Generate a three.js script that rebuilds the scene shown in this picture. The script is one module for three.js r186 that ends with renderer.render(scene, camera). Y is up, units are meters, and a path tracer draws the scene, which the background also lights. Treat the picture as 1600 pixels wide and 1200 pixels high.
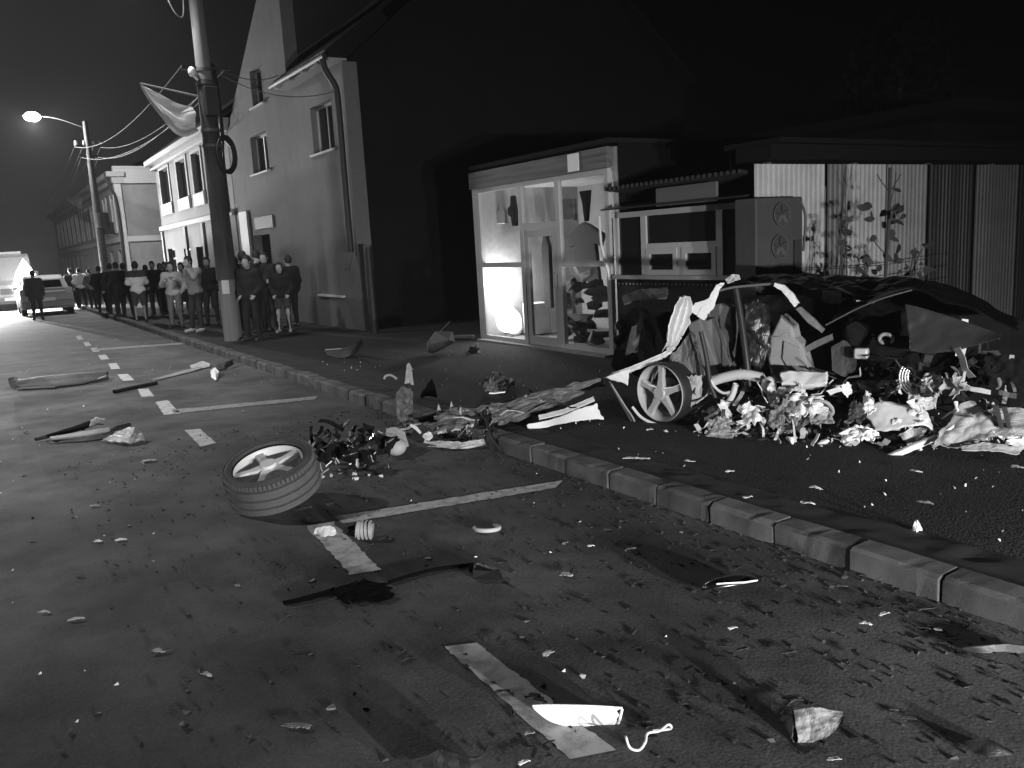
import * as THREE from 'three';
import { mergeGeometries, toCreasedNormals } from 'three/addons/utils/BufferGeometryUtils.js';
import { ConvexGeometry } from 'three/addons/geometries/ConvexGeometry.js';
import { RoundedBoxGeometry } from 'three/addons/geometries/RoundedBoxGeometry.js';

// ------------------------------------------------------------------ view, sky, moon, exposure
const scene = new THREE.Scene();
const D2R = Math.PI / 180;
const EYE = 1.75, FOC = 1300, PITCH = 9.676 * D2R, ROLL = -3.2 * D2R;
const camera = new THREE.PerspectiveCamera(2 * Math.atan(600 / FOC) / D2R, 4 / 3, 0.05, 600);
camera.position.set(0, EYE, 0);
camera.rotation.order = 'YXZ';
camera.rotation.set(-PITCH, 0, ROLL);
camera.updateMatrixWorld(true);
const renderer = new THREE.WebGLRenderer({ antialias: true });
renderer.toneMapping = THREE.LinearToneMapping;
renderer.toneMappingExposure = 1.0;
renderer.shadowMap.enabled = true;

const NIGHT = 0.0003, TOWN = 0.030;               // open night sky and the glow of the town down the street
{
  const W = 256, H = 128, data = new Float32Array(W * H * 4);
  for (let j = 0; j < H; j++) for (let i = 0; i < W; i++) {
    const el = ((j + 0.5) / H - 0.5) * Math.PI, az = ((i + 0.5) / W - 0.5) * 2 * Math.PI;
    const x = Math.cos(el) * Math.cos(az), z = Math.cos(el) * Math.sin(az), y = Math.sin(el);
    // town glow centred on the street's far end
    const dot = x * -0.62 + z * -0.74 + y * 0.26;
    const v = NIGHT + TOWN * Math.pow(Math.max(0, dot), 17);
    const k = (j * W + i) * 4;
    data[k] = data[k + 1] = data[k + 2] = v; data[k + 3] = 1;
  }
  const t = new THREE.DataTexture(data, W, H, THREE.RGBAFormat, THREE.FloatType);
  t.mapping = THREE.EquirectangularReflectionMapping; t.magFilter = THREE.LinearFilter; t.needsUpdate = true;
  scene.background = t; scene.environment = t;
}
const moon = new THREE.DirectionalLight(0xffffff, 0.012);
moon.name = 'moon_light'; moon.position.set(20, 40, 25); moon.castShadow = true; moon.shadow.radius = 4;
scene.add(moon); scene.add(moon.target);
scene.fog = new THREE.FogExp2(0xffffff, 0.0006);

// strengths of the lamps (candela)
const I_NEAR_LAMP = 50, I_FAR_LAMP = 260, I_LEFT_LAMP = 400, I_FAR_VAN = 700, I_GLARE = 900, I_NEAR_VAN = 290, I_SHOP = 6.5;

// ------------------------------------------------------------------ small tools
let seed = 12345;
function rnd() { seed |= 0; seed = seed + 0x6D2B79F5 | 0; let t = Math.imul(seed ^ seed >>> 15, 1 | seed); t = t + Math.imul(t ^ t >>> 7, 61 | t) ^ t; return ((t ^ t >>> 14) >>> 0) / 4294967296; }
const rr = (a, b) => a + (b - a) * rnd();
const V = (x, y, z) => new THREE.Vector3(x, y, z);
const lerp = (a, b, t) => a + (b - a) * t;
const clamp = (x, a, b) => Math.min(b, Math.max(a, x));
const sstep = (a, b, x) => { const t = clamp((x - a) / (b - a), 0, 1); return t * t * (3 - 2 * t); };

const camR = V(1, 0, 0).applyQuaternion(camera.quaternion), camU = V(0, 1, 0).applyQuaternion(camera.quaternion), camF = V(0, 0, -1).applyQuaternion(camera.quaternion);
const ray = (u, v) => camF.clone().addScaledVector(camR, (u - 800) / FOC).addScaledVector(camU, -(v - 600) / FOC);
const onGround = (u, v, y = 0) => { const d = ray(u, v), k = (y - EYE) / d.y; return V(d.x * k, y, d.z * k); };
const atDepth = (u, v, depth) => V(0, EYE, 0).addScaledVector(ray(u, v), depth);
// street frame: s runs down the street, t to the right over the kerb
const SD = V(-0.533, 0, -0.846).normalize(), SE = V(-SD.z, 0, SD.x), SO = V(2.12, 0, -3.30);
const PHI = Math.atan2(-SE.z, SE.x);
const st = (s, t, y = 0) => SO.clone().addScaledVector(SD, s).addScaledVector(SE, t).setY(y);
const toST = (p) => { const w = p.clone().sub(SO); return [w.dot(SD), w.dot(SE)]; };
const onFront = (u, v, t) => { const d = ray(u, v), k = (t + SO.dot(SE)) / d.dot(SE); const p = V(0, EYE, 0).addScaledVector(d, k); return [toST(p)[0], p.y]; };   // wall along the street
const onSide = (u, v, s) => { const d = ray(u, v), k = (s + SO.dot(SD)) / d.dot(SD); const p = V(0, EYE, 0).addScaledVector(d, k); return [toST(p)[1], p.y]; };    // wall across it
const LOT = 0.06;                                  // height of the ground beyond the kerb

// noise that tiles
function hash2(x, y, k) { let h = Math.imul(x, 374761393) + Math.imul(y, 668265263) + Math.imul(k, 1442695041) | 0; h = Math.imul(h ^ h >>> 13, 1274126177); return ((h ^ h >>> 16) >>> 0) / 4294967296; }
function vnoise(x, y, per, k) {
  const x0 = Math.floor(x), y0 = Math.floor(y), fx = x - x0, fy = y - y0, u = fx * fx * (3 - 2 * fx), v = fy * fy * (3 - 2 * fy), m = (a) => ((a % per) + per) % per;
  const a = hash2(m(x0), m(y0), k), b = hash2(m(x0 + 1), m(y0), k), c = hash2(m(x0), m(y0 + 1), k), d = hash2(m(x0 + 1), m(y0 + 1), k);
  return lerp(lerp(a, b, u), lerp(c, d, u), v);
}
function fbm(x, y, per, k, oct = 4) { let s = 0, a = 0.5, n = 0; for (let i = 0; i < oct; i++) { s += a * vnoise(x, y, per, k + i * 17); n += a; a *= 0.55; x *= 2; y *= 2; per *= 2; } return s / n; }
function n3(x, y, z) { return (fbm(x + z * 0.71, y - z * 0.53, 4096, 3, 3) + fbm(y * 0.9 + 37.1, z + x * 0.37, 4096, 9, 3)) - 1; }
function grayTex(size, fn, srgb) {
  const d = new Uint8Array(size * size * 4);
  for (let j = 0; j < size; j++) for (let i = 0; i < size; i++) { const v = clamp(Math.round(255 * fn(i / size, j / size)), 0, 255), k = (j * size + i) * 4; d[k] = d[k + 1] = d[k + 2] = v; d[k + 3] = 255; }
  const t = new THREE.DataTexture(d, size, size); t.wrapS = t.wrapT = THREE.RepeatWrapping; t.magFilter = THREE.LinearFilter; t.minFilter = THREE.LinearMipmapLinearFilter; t.generateMipmaps = true;
  if (srgb) t.colorSpace = THREE.SRGBColorSpace; t.needsUpdate = true; return t;
}
const rep = (t, m) => { const c = t.clone(); c.repeat.set(1 / m, 1 / m); c.needsUpdate = true; return c; };
// value maps are linear multipliers kept in data textures (no colour space): colour = base * map
const T_asph = grayTex(1024, (u, v) => { const g = vnoise(u * 512, v * 512, 512, 5), b = fbm(u * 6, v * 6, 6, 21, 5), c = fbm(u * 24, v * 24, 24, 33, 3); return 0.42 + 0.26 * (g - 0.5) + 0.55 * (b - 0.5) + 0.32 * (c - 0.5) + (hash2(Math.floor(u * 512), Math.floor(v * 512), 8) > 0.985 ? 0.2 : 0); });
const T_asphBump = grayTex(1024, (u, v) => 0.5 * vnoise(u * 400, v * 400, 400, 6) + 0.3 * vnoise(u * 200, v * 200, 200, 7) + 0.3 * fbm(u * 10, v * 10, 10, 8, 4));
const T_plaster = grayTex(512, (u, v) => { const b = fbm(u * 4, v * 4, 4, 51, 5), g = vnoise(u * 128, v * 128, 128, 52), r = fbm(u * 14, v * 3, 2, 53, 3); return 0.78 + 0.36 * (b - 0.5) + 0.10 * (g - 0.5) + 0.12 * (r - 0.5); });
const T_fine = grayTex(256, (u, v) => fbm(u * 32, v * 32, 32, 61, 4));
const T_blotch = grayTex(512, (u, v) => { const b = fbm(u * 5, v * 5, 5, 71, 6); return clamp(0.2 + 1.2 * b, 0, 1); });
const T_worn = grayTex(512, (u, v) => { const b = fbm(u * 10, v * 10, 10, 81, 5), g = vnoise(u * 180, v * 180, 180, 82); return clamp(0.52 + 0.5 * sstep(0.25, 0.65, b * 0.8 + g * 0.2), 0, 1); });

const mats = new Map();
function gm(c, rough = 0.8, o = {}) {              // a grey material of linear base value c
  const key = [c, rough, JSON.stringify({ ...o, map: o.map && o.map.uuid, bumpMap: o.bumpMap && o.bumpMap.uuid, roughnessMap: o.roughnessMap && o.roughnessMap.uuid })].join('|');
  if (!mats.has(key)) { const phys = ['clearcoat', 'transmission', 'sheen', 'specularIntensity'].some((k) => k in o); const m = new (phys ? THREE.MeshPhysicalMaterial : THREE.MeshStandardMaterial)({ roughness: rough, side: THREE.DoubleSide, ...o }); m.color.setRGB(c, c, c); mats.set(key, m); }
  return mats.get(key);
}
function glow(v) { const m = new THREE.MeshStandardMaterial({ color: 0x000000, emissive: 0xffffff, emissiveIntensity: v, roughness: 1 }); return m; }

const names = new Map();
function numbered(n) { const k = names.get(n) || 0; names.set(n, k + 1); return k ? n + '_' + String(k).padStart(3, '0') : n; }
function shade(m) { m.castShadow = true; m.receiveShadow = true; return m; }
function mesh(name, geo, mat, parent) {
  const g = Array.isArray(geo) ? merge(geo) : geo;
  const m = shade(new THREE.Mesh(g, mat)); m.name = parent ? name : numbered(name); (parent || scene).add(m); return m;
}
function merge(list) {
  const l = list.map((g) => { const a = g.index ? g.toNonIndexed() : g.clone(); for (const k of Object.keys(a.attributes)) if (!['position', 'normal', 'uv'].includes(k)) a.deleteAttribute(k); if (!a.attributes.normal) a.computeVertexNormals(); if (!a.attributes.uv) a.setAttribute('uv', new THREE.BufferAttribute(new Float32Array(a.attributes.position.count * 2), 2)); a.groups = []; return a; });
  return mergeGeometries(l);
}
function tag(o, label, category, group) { o.userData.label = label; o.userData.category = category; if (group) o.userData.group = group; return o; }
function structure(o) { o.userData.kind = 'structure'; return o; }
function thing(name, label, category, pos = V(0, 0, 0), turn = 0, group) { const o = new THREE.Group(); o.name = numbered(name); o.position.copy(pos); o.rotation.y = turn; scene.add(o); return tag(o, label, category, group); }
const box = (w, h, d, x = 0, y = 0, z = 0) => new THREE.BoxGeometry(w, h, d).translate(x, y, z);
function rbox(w, h, d, x = 0, y = 0, z = 0, r = 0.01) { return new RoundedBoxGeometry(w, h, d, 1, Math.min(r, w / 2.1, h / 2.1, d / 2.1)).translate(x, y, z); }
function tube(pts, r, seg = 6, n, closed = false) { const c = new THREE.CatmullRomCurve3(pts, closed); return new THREE.TubeGeometry(c, n || Math.max(2, pts.length * 4), r, seg, closed); }
function rod(a, b, r0, r1 = r0, seg = 8) { const d = b.clone().sub(a), L = d.length(); const g = new THREE.CylinderGeometry(r1, r0, L, seg).translate(0, L / 2, 0); g.applyQuaternion(new THREE.Quaternion().setFromUnitVectors(V(0, 1, 0), d.normalize())); return g.translate(a.x, a.y, a.z); }
function bar(a, b, w, h) { const d = b.clone().sub(a), L = d.length(); const g = box(w, h, L, 0, 0, L / 2); const m = new THREE.Matrix4().lookAt(V(0, 0, 0), d.clone().negate(), V(0, 1, 0)); return g.applyMatrix4(m).translate(a.x, a.y, a.z); }
// wall plate in (s, y) with holes; local axes: X into the building, -Z down the street
function plate(poly, holes, thick, x0 = 0) {
  const sh = new THREE.Shape(poly.map(([a, b]) => new THREE.Vector2(a, b)));
  for (const [a, b, c, d] of holes) sh.holes.push(new THREE.Path([[a, b], [c, b], [c, d], [a, d]].map(([p, q]) => new THREE.Vector2(p, q))));
  return new THREE.ExtrudeGeometry(sh, { depth: thick, bevelEnabled: false }).rotateY(Math.PI / 2).translate(x0, 0, 0);
}
// a box given in wall coordinates: s0..s1, y0..y1, x0..x1
const wbox = (s0, s1, y0, y1, x0, x1) => box(x1 - x0, y1 - y0, s1 - s0, (x0 + x1) / 2, (y0 + y1) / 2, -(s0 + s1) / 2);

// a crumpled sheet between two rows of points, with thickness, creases, torn edges and pleats
function crease(x, y, z) {                           // distance to the nearest of jittered points: facets that meet in creases
  const X = Math.floor(x), Y = Math.floor(y), Z = Math.floor(z); let d = 9;
  for (let k = -1; k <= 1; k++) for (let j = -1; j <= 1; j++) for (let i = -1; i <= 1; i++) { const a = X + i, b = Y + j, c = Z + k, h = hash2(a + c * 57, b - c * 131, 77), g = hash2(b + a * 31, c + a * 17, 78), f = hash2(c - b * 91, a + b * 13, 79); d = Math.min(d, Math.hypot(a + h - x, b + g - y, c + f - z)); }
  return d;
}
function sheet(top, bot, o = {}) {
  const { n = 24, m = 12, amp = 0.03, freq = 6, thick = 0.006, k = 1, fold = 1, smooth = false, rag = 0.1, pleat = 0, tear = 0 } = o;
  const ca = new THREE.CatmullRomCurve3(top, false, 'catmullrom', smooth ? 0.5 : 0.05), cb = new THREE.CatmullRomCurve3(bot, false, 'catmullrom', smooth ? 0.5 : 0.05);
  const nor = top[top.length - 1].clone().sub(top[0]).cross(bot[0].clone().sub(top[0])).normalize(), P = [];
  for (let j = 0; j <= m; j++) for (let i = 0; i <= n; i++) {
    let u = i / n, v = j / m;
    if (rag) { const u0 = u, v0 = v; v = v0 * (1 - rag * vnoise(u0 * 11 + k * 7, k * 3.1, 9999, 4)) + (1 - v0) * rag * 0.7 * vnoise(u0 * 9 + k * 5, k * 5.7, 9999, 5); u = u0 * (1 - rag * 0.8 * vnoise(v0 * 9 + k * 3, k * 1.3, 9999, 6)) + (1 - u0) * rag * 0.8 * vnoise(v0 * 8 + k * 9, k * 2.3, 9999, 7); }
    const p = ca.getPoint(clamp(u, 0, 1)).lerp(cb.getPoint(clamp(u, 0, 1)), v), L = freq;
    const w = 1.5 * (crease(p.x * L + k * 3.3, p.y * L + k, p.z * L) - 0.55) + 0.6 * (crease(p.x * L * 2.3 + k, p.y * L * 2.3, p.z * L * 2.3 + k * 2) - 0.55);
    let d = amp * (fold * w + (1 - fold) * 1.6 * n3(p.x * L * 1.4, p.y * L * 1.4, p.z * L * 1.4 + k));
    if (pleat) d += amp * 0.9 * Math.sin(v * pleat * 6.28 + 2.5 * vnoise(u * 4 + k, v * 3, 9999, 15) + u * 1.5);
    P.push(p.addScaledVector(nor, d).addScaledVector(V(0, 1, 0), d * 0.25));
  }
  const N = (n + 1) * (m + 1), pos = new Float32Array(N * 6), uv = new Float32Array(N * 4), idx = [];
  P.forEach((p, i) => { p.toArray(pos, i * 3); const q = p.clone().addScaledVector(nor, -thick); q.toArray(pos, (N + i) * 3); const c = (i % (n + 1)) / n * 0.5, r = Math.floor(i / (n + 1)) / m * 0.5; uv[i * 2] = uv[(N + i) * 2] = c; uv[i * 2 + 1] = uv[(N + i) * 2 + 1] = r; });
  const id = (i, j) => j * (n + 1) + i, gone = (i, j) => { if (!tear) return false; const u = (i + 0.5) / n, v = (j + 0.5) / m, e = Math.min(u, 1 - u, v, 1 - v) * 4; return vnoise(u * 8 + k * 4, v * 8 + k * 2, 9999, 25) > 1 - tear + 0.28 * Math.min(e, 1); };
  for (let j = 0; j < m; j++) for (let i = 0; i < n; i++) { if (gone(i, j)) continue; const a = id(i, j), b = id(i + 1, j), c = id(i + 1, j + 1), e = id(i, j + 1); idx.push(a, e, b, b, e, c, N + a, N + b, N + e, N + b, N + c, N + e); const edge = (p, q) => idx.push(p, q, N + p, q, N + q, N + p); if (j === 0 || gone(i, j - 1)) edge(a, b); if (j === m - 1 || gone(i, j + 1)) edge(c, e); if (i === 0 || gone(i - 1, j)) edge(e, a); if (i === n - 1 || gone(i + 1, j)) edge(b, c); }
  const g = new THREE.BufferGeometry(); g.setAttribute('position', new THREE.BufferAttribute(pos, 3)); g.setAttribute('uv', new THREE.BufferAttribute(uv, 2)); g.setIndex(idx); const f = g.toNonIndexed(); f.computeVertexNormals(); if (fold < 0.6) { g.computeVertexNormals(); return g; } return f;
}
// a broken lump: convex hull of a few points
function shard(sx, sy, sz, n = 9) { const p = []; for (let i = 0; i < n; i++) p.push(V(rr(-1, 1) * sx, rr(-1, 1) * sy, rr(-1, 1) * sz)); return new ConvexGeometry(p); }
// a bent fragment of sheet: thin strip folded once or twice
function frag(w, l, t = 0.004, bend = 0.5) {
  const n = 3, pts = []; let x = -l / 2, y = 0, a = rr(-bend, bend); const sp = [];
  for (let i = 0; i <= n; i++) { sp.push([x, y]); x += l / n * Math.cos(a); y += l / n * Math.sin(a); a += rr(-bend, bend); }
  const lo = Math.min(...sp.map((q) => q[1])); for (const q of sp) pts.push([q[0], q[1] - lo, w * rr(0.45, 1) / 2, -w * rr(0.45, 1) / 2]);
  const pos = [], idx = []; pts.forEach(([px, py, a1, b1]) => { pos.push(px, py, a1, px, py, b1, px, py + t, a1, px, py + t, b1); });
  for (let i = 0; i < n; i++) { const k = i * 4, q = k + 4; idx.push(k, k + 1, q, k + 1, q + 1, q, k + 2, q + 2, k + 3, k + 3, q + 2, q + 3, k, q, k + 2, q, q + 2, k + 2, k + 1, k + 3, q + 1, q + 1, k + 3, q + 3); }
  const g = new THREE.BufferGeometry(); g.setAttribute('position', new THREE.Float32BufferAttribute(pos, 3)); g.setIndex(idx); const f = g.toNonIndexed(); f.computeVertexNormals(); return f;
}
// a torn scrap of sheet with an uneven outline, lying flat
function scrap(w, l, k) { const z = (a) => a * w / 2, x = (a) => a * l / 2; return sheet([V(x(-1), 0.006, z(-rr(0.3, 0.9))), V(x(-0.2), 0.010, z(-rr(0.7, 1.2))), V(x(0.5), 0.008, z(-rr(0.5, 1))), V(x(1), 0.004, z(-rr(0.1, 0.6)))], [V(x(-0.9), 0.004, z(rr(0.2, 0.9))), V(x(-0.1), 0.008, z(rr(0.5, 1.1))), V(x(0.6), 0.012, z(rr(0.4, 1))), V(x(0.9), 0.005, z(rr(0.1, 0.7)))], { n: 8, m: 6, amp: Math.min(w, l) * 0.22, freq: 0.9 / Math.min(w, l), thick: 0.003, fold: 0.9, rag: 0.3, tear: 0.12, k }); }
// ------------------------------------------------------------------ ground, road, kerb
function strip(s0, s1, t0, t1, y, ds, dt, vary) {   // ground sheet in street coordinates, uv in metres, patches of lighter and darker surface
  const ns = Math.round((s1 - s0) / ds), nt = Math.max(1, Math.round((t1 - t0) / dt)), pos = [], uv = [], col = [], idx = [];
  for (let j = 0; j <= ns; j++) for (let i = 0; i <= nt; i++) { const s = lerp(s0, s1, j / ns), t = lerp(t0, t1, i / nt), p = st(s, t, y); pos.push(p.x, p.y, p.z); uv.push(t, s); const c = vary ? vary(s, t) : 1; col.push(c, c, c); }
  for (let j = 0; j < ns; j++) for (let i = 0; i < nt; i++) { const a = j * (nt + 1) + i; idx.push(a, a + 1, a + nt + 1, a + 1, a + nt + 2, a + nt + 1); }
  const g = new THREE.BufferGeometry(); g.setAttribute('position', new THREE.Float32BufferAttribute(pos, 3)); g.setAttribute('uv', new THREE.Float32BufferAttribute(uv, 2)); g.setAttribute('color', new THREE.Float32BufferAttribute(col, 3)); g.setIndex(idx); g.computeVertexNormals(); return g;
}
structure(mesh('ground', new THREE.CircleGeometry(260, 48).rotateX(-Math.PI / 2).translate(0, -0.05, 0), gm(0.04, 0.95)));
const asphalt = gm(0.24, 0.86, { map: rep(T_asph, 3.1), bumpMap: rep(T_asphBump, 3.1), bumpScale: 0.0014, vertexColors: true });
const road = structure(mesh('road', strip(-26, 140, -9.5, 0, 0, 0.35, 0.35, (s, t) => 0.74 + 0.42 * (fbm(s * 0.55 + 40, t * 0.6 + 40, 4096, 11, 4) - 0.5) + 0.22 * (fbm(s * 0.12 + 9, t * 0.9 + 20, 4096, 12, 3) - 0.5) - 0.34 * sstep(0.46, 0.62, fbm(s * 1.9 + 70, t * 1.9 + 70, 4096, 19, 4) + 0.22 * sstep(-1.6, -0.1, t) * sstep(14, 8, s) - 0.05)), asphalt));
structure(mesh('far_pavement', strip(-26, 140, -13, -9.5, 0.10, 1.5, 1.2), gm(0.16, 0.9, { map: rep(T_asph, 2.3) })));
const lotMat = gm(0.046, 0.92, { map: rep(T_asph, 2.7), bumpMap: rep(T_asphBump, 2.7), bumpScale: 0.012, vertexColors: true });
structure(mesh('pavement', strip(-26, 140, 0.13, 30, LOT, 0.5, 0.5, (s, t) => clamp(0.55 + 1.1 * (fbm(s * 0.5 + 4, t * 0.6 + 4, 4096, 14, 4) - 0.5), 0.15, 1)), lotMat));
// bumpy strip behind the kerb, darker than the pavement beside it
{
  const g = strip(-8, 14, 0.135, 0.78, LOT + 0.012, 0.05, 0.05); const p = g.attributes.position;
  for (let i = 0; i < p.count; i++) { const q = toST(V(p.getX(i), 0, p.getZ(i))); const e = sstep(0.62 + 0.22 * (fbm(q[0] * 1.3 + 60, 3, 4096, 31, 3) - 0.3), 0.5, q[1]); p.setY(i, LOT - 0.02 + 0.03 * e + 0.03 * e * fbm(q[0] * 9 + 50, q[1] * 9 + 50, 4096, 32, 4)); }
  g.computeVertexNormals(); structure(mesh('kerb_back_strip', g, gm(0.018, 1, { map: rep(T_blotch, 0.8) })));
}
// kerb: a core of pale mortar with stones set on it
const kerb = new THREE.Group(); kerb.name = 'kerb'; kerb.position.copy(st(0, 0)); kerb.rotation.y = PHI; scene.add(kerb); structure(kerb);
{
  const prof = (h, w, ch) => new THREE.Shape([[0, -0.05], [w, -0.05], [w, h], [ch, h], [0, h - ch * 0.8]].map(([a, b]) => new THREE.Vector2(a, b)));
  const stoneMat = [0.125, 0.15, 0.105, 0.135].map((c, i) => gm(c, 0.92, { map: rep(T_blotch, 0.7 + i * 0.23), bumpMap: rep(T_asphBump, 0.6), bumpScale: 0.006 }));
  const L = 0.49, chip = (g, k) => { const p = g.attributes.position; for (let i = 0; i < p.count; i++) { const x = p.getX(i), y = p.getY(i), z = p.getZ(i), e = Math.max(0, vnoise(z * 14 + k * 9, y * 20 + x * 11 + k, 9999, 91) - 0.66) * 0.03 * (y > 0.09 ? 1 : 0.3); p.setXYZ(i, x + e + 0.005 * (vnoise(z * 9 + k, y * 9, 9999, 92) - 0.5), y - e * 0.8, z); } g.computeVertexNormals(); return g; };
  const vars = [0, 1, 2, 3, 4].map((k) => chip(new THREE.ExtrudeGeometry(prof(0.122 + 0.002 * k, 0.15, 0.018 + 0.006 * (k % 3)), { depth: L - 0.010 - 0.003 * k, bevelEnabled: true, bevelSize: 0.004, bevelThickness: 0.005, bevelSegments: 1, steps: 9 }), k * 3.7 + 1));
  mesh('mortar', new THREE.ExtrudeGeometry(prof(0.108, 0.13, 0.025), { depth: 60, bevelEnabled: false }).translate(0.014, 0, -47), gm(0.24, 0.95, { map: rep(T_blotch, 0.5) }), kerb);
  for (let i = -16; i < 74; i++) { const s = 0.36 + i * 0.4835; const m = mesh('kerb_stone', vars[(i + 99) * 7 % 5], stoneMat[(i + 99) * 5 % 4], kerb); m.position.set(rr(-0.008, 0.008), rr(-0.006, 0.004), -s - L + 0.012); m.rotation.set(rr(-0.008, 0.008), rr(-0.014, 0.014), rr(-0.02, 0.02)); m.scale.z = 0.978; }
  mesh('kerb_run', new THREE.ExtrudeGeometry(prof(0.125, 0.15, 0.025), { depth: 90, bevelEnabled: false }).translate(0, 0, -126.3), stoneMat[0], kerb);
}
// painted bay markings, worn; corners traced on the road
const paint = gm(0.55, 0.8, { map: rep(T_worn, 0.55) }), paintFaint = gm(0.32, 0.85, { map: rep(T_worn, 0.5) });
function marking(px, mat) {
  const q = px.map(([u, v]) => onGround(u, v, 0.004)), n = 40, L = [], R = [];   // px: left-far, right-far, right-near, left-near
  const k = rr(0, 99); for (let i = 0; i <= n; i++) { const f = i / n, w = q[0].distanceTo(q[1]); const a = q[0].clone().lerp(q[3], f), b = q[1].clone().lerp(q[2], f), d = b.clone().sub(a).normalize(); L.push(a.addScaledVector(d, w * 0.10 * (vnoise(i * 0.9 + k, 1, 9999, 3) - 0.5))); R.push(b.addScaledVector(d, w * 0.10 * (vnoise(i * 0.9 + k, 7, 9999, 4) - 0.5))); }
  const pos = [], uv = [], idx = []; for (let i = 0; i <= n; i++) for (const p of [L[i], R[i]]) { pos.push(p.x, p.y, p.z); const [s, t] = toST(p); uv.push(t, s); }
  for (let i = 0; i < n; i++) { const a = i * 2; idx.push(a, a + 2, a + 1, a + 1, a + 2, a + 3); }
  const g = new THREE.BufferGeometry(); g.setAttribute('position', new THREE.Float32BufferAttribute(pos, 3)); g.setAttribute('uv', new THREE.Float32BufferAttribute(uv, 2)); g.setIndex(idx); g.computeVertexNormals(); return mesh('painted_line', g, mat, road);
}
marking([[694, 1010], [745, 1004], [962, 1172], [890, 1186]], paint);
marking([[478, 822], [520, 815], [596, 890], [548, 898]], paint);
marking([[288, 672], [312, 670], [338, 692], [314, 698]], paint);
marking([[243, 628], [262, 625], [282, 646], [256, 648]], paint);
marking([[215, 608], [232, 607], [241, 619], [221, 620]], paint);
marking([[183, 585], [200, 584], [210, 594], [192, 595]], paint);
marking([[169, 568], [182, 567], [188, 576], [174, 577]], paint);
marking([[153, 555], [165, 554], [171, 561], [158, 562]], paint);
marking([[141, 544], [151, 543], [156, 549], [146, 550]], paint);
marking([[130, 535], [138, 534], [143, 540], [134, 541]], paint);
marking([[118, 525], [126, 524], [131, 530], [122, 531]], paint);
marking([[522, 807], [536, 818], [868, 762], [880, 750]], paint);
marking([[268, 640], [272, 646], [492, 624], [496, 619]], paintFaint);
marking([[146, 545], [147, 548], [298, 537], [300, 534]], paintFaint);
marking([[1418, 808], [1424, 814], [1598, 786], [1598, 778]], paintFaint);

// ------------------------------------------------------------------ buildings along the pavement
const TF = 3.3;
const glassDark = gm(0.015, 0.06), frameMat = gm(0.42, 0.5), frameDark = gm(0.10, 0.6), roofMat = gm(0.012, 0.95, { specularIntensity: 0.25 }), pipeMat = gm(0.02, 0.6);
function hole(u0, u1, v0, v1, t, sBase) { const um = (u0 + u1) / 2, vm = (v0 + v1) / 2; return [onFront(u1, vm, t)[0] - sBase, onFront(um, v1, t)[1], onFront(u0, vm, t)[0] - sBase, onFront(um, v0, t)[1]]; }
function casement(parent, [a, b, c, d], o = {}) {
  const x = o.x ?? 0.14, w = o.w ?? 0.06, fm = o.mat || frameMat;
  const F = [wbox(a, c, b, b + w, x, x + 0.06), wbox(a, c, d - w, d, x, x + 0.06), wbox(a, a + w, b + w, d - w, x, x + 0.06), wbox(c - w, c, b + w, d - w, x, x + 0.06)];
  if (o.mull) F.push(wbox((a + c) / 2 - 0.03, (a + c) / 2 + 0.03, b + w, d - w, x + 0.003, x + 0.057));
  if (o.trans) F.push(wbox(a + w, c - w, lerp(b, d, o.trans) - 0.03, lerp(b, d, o.trans) + 0.03, x + 0.005, x + 0.055));
  const m = mesh('window', F, fm, parent);
  mesh('pane', wbox(a + w * 0.5, c - w * 0.5, b + w * 0.5, d - w * 0.5, x + 0.026, x + 0.034), o.glass || glassDark, m);
  if (o.sill !== false) mesh('sill', rbox(0.24, 0.05, c - a + 0.14, 0.03, b - 0.026, -(a + c) / 2), o.sillMat || gm(0.5, 0.7), m);
  return m;
}
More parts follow.
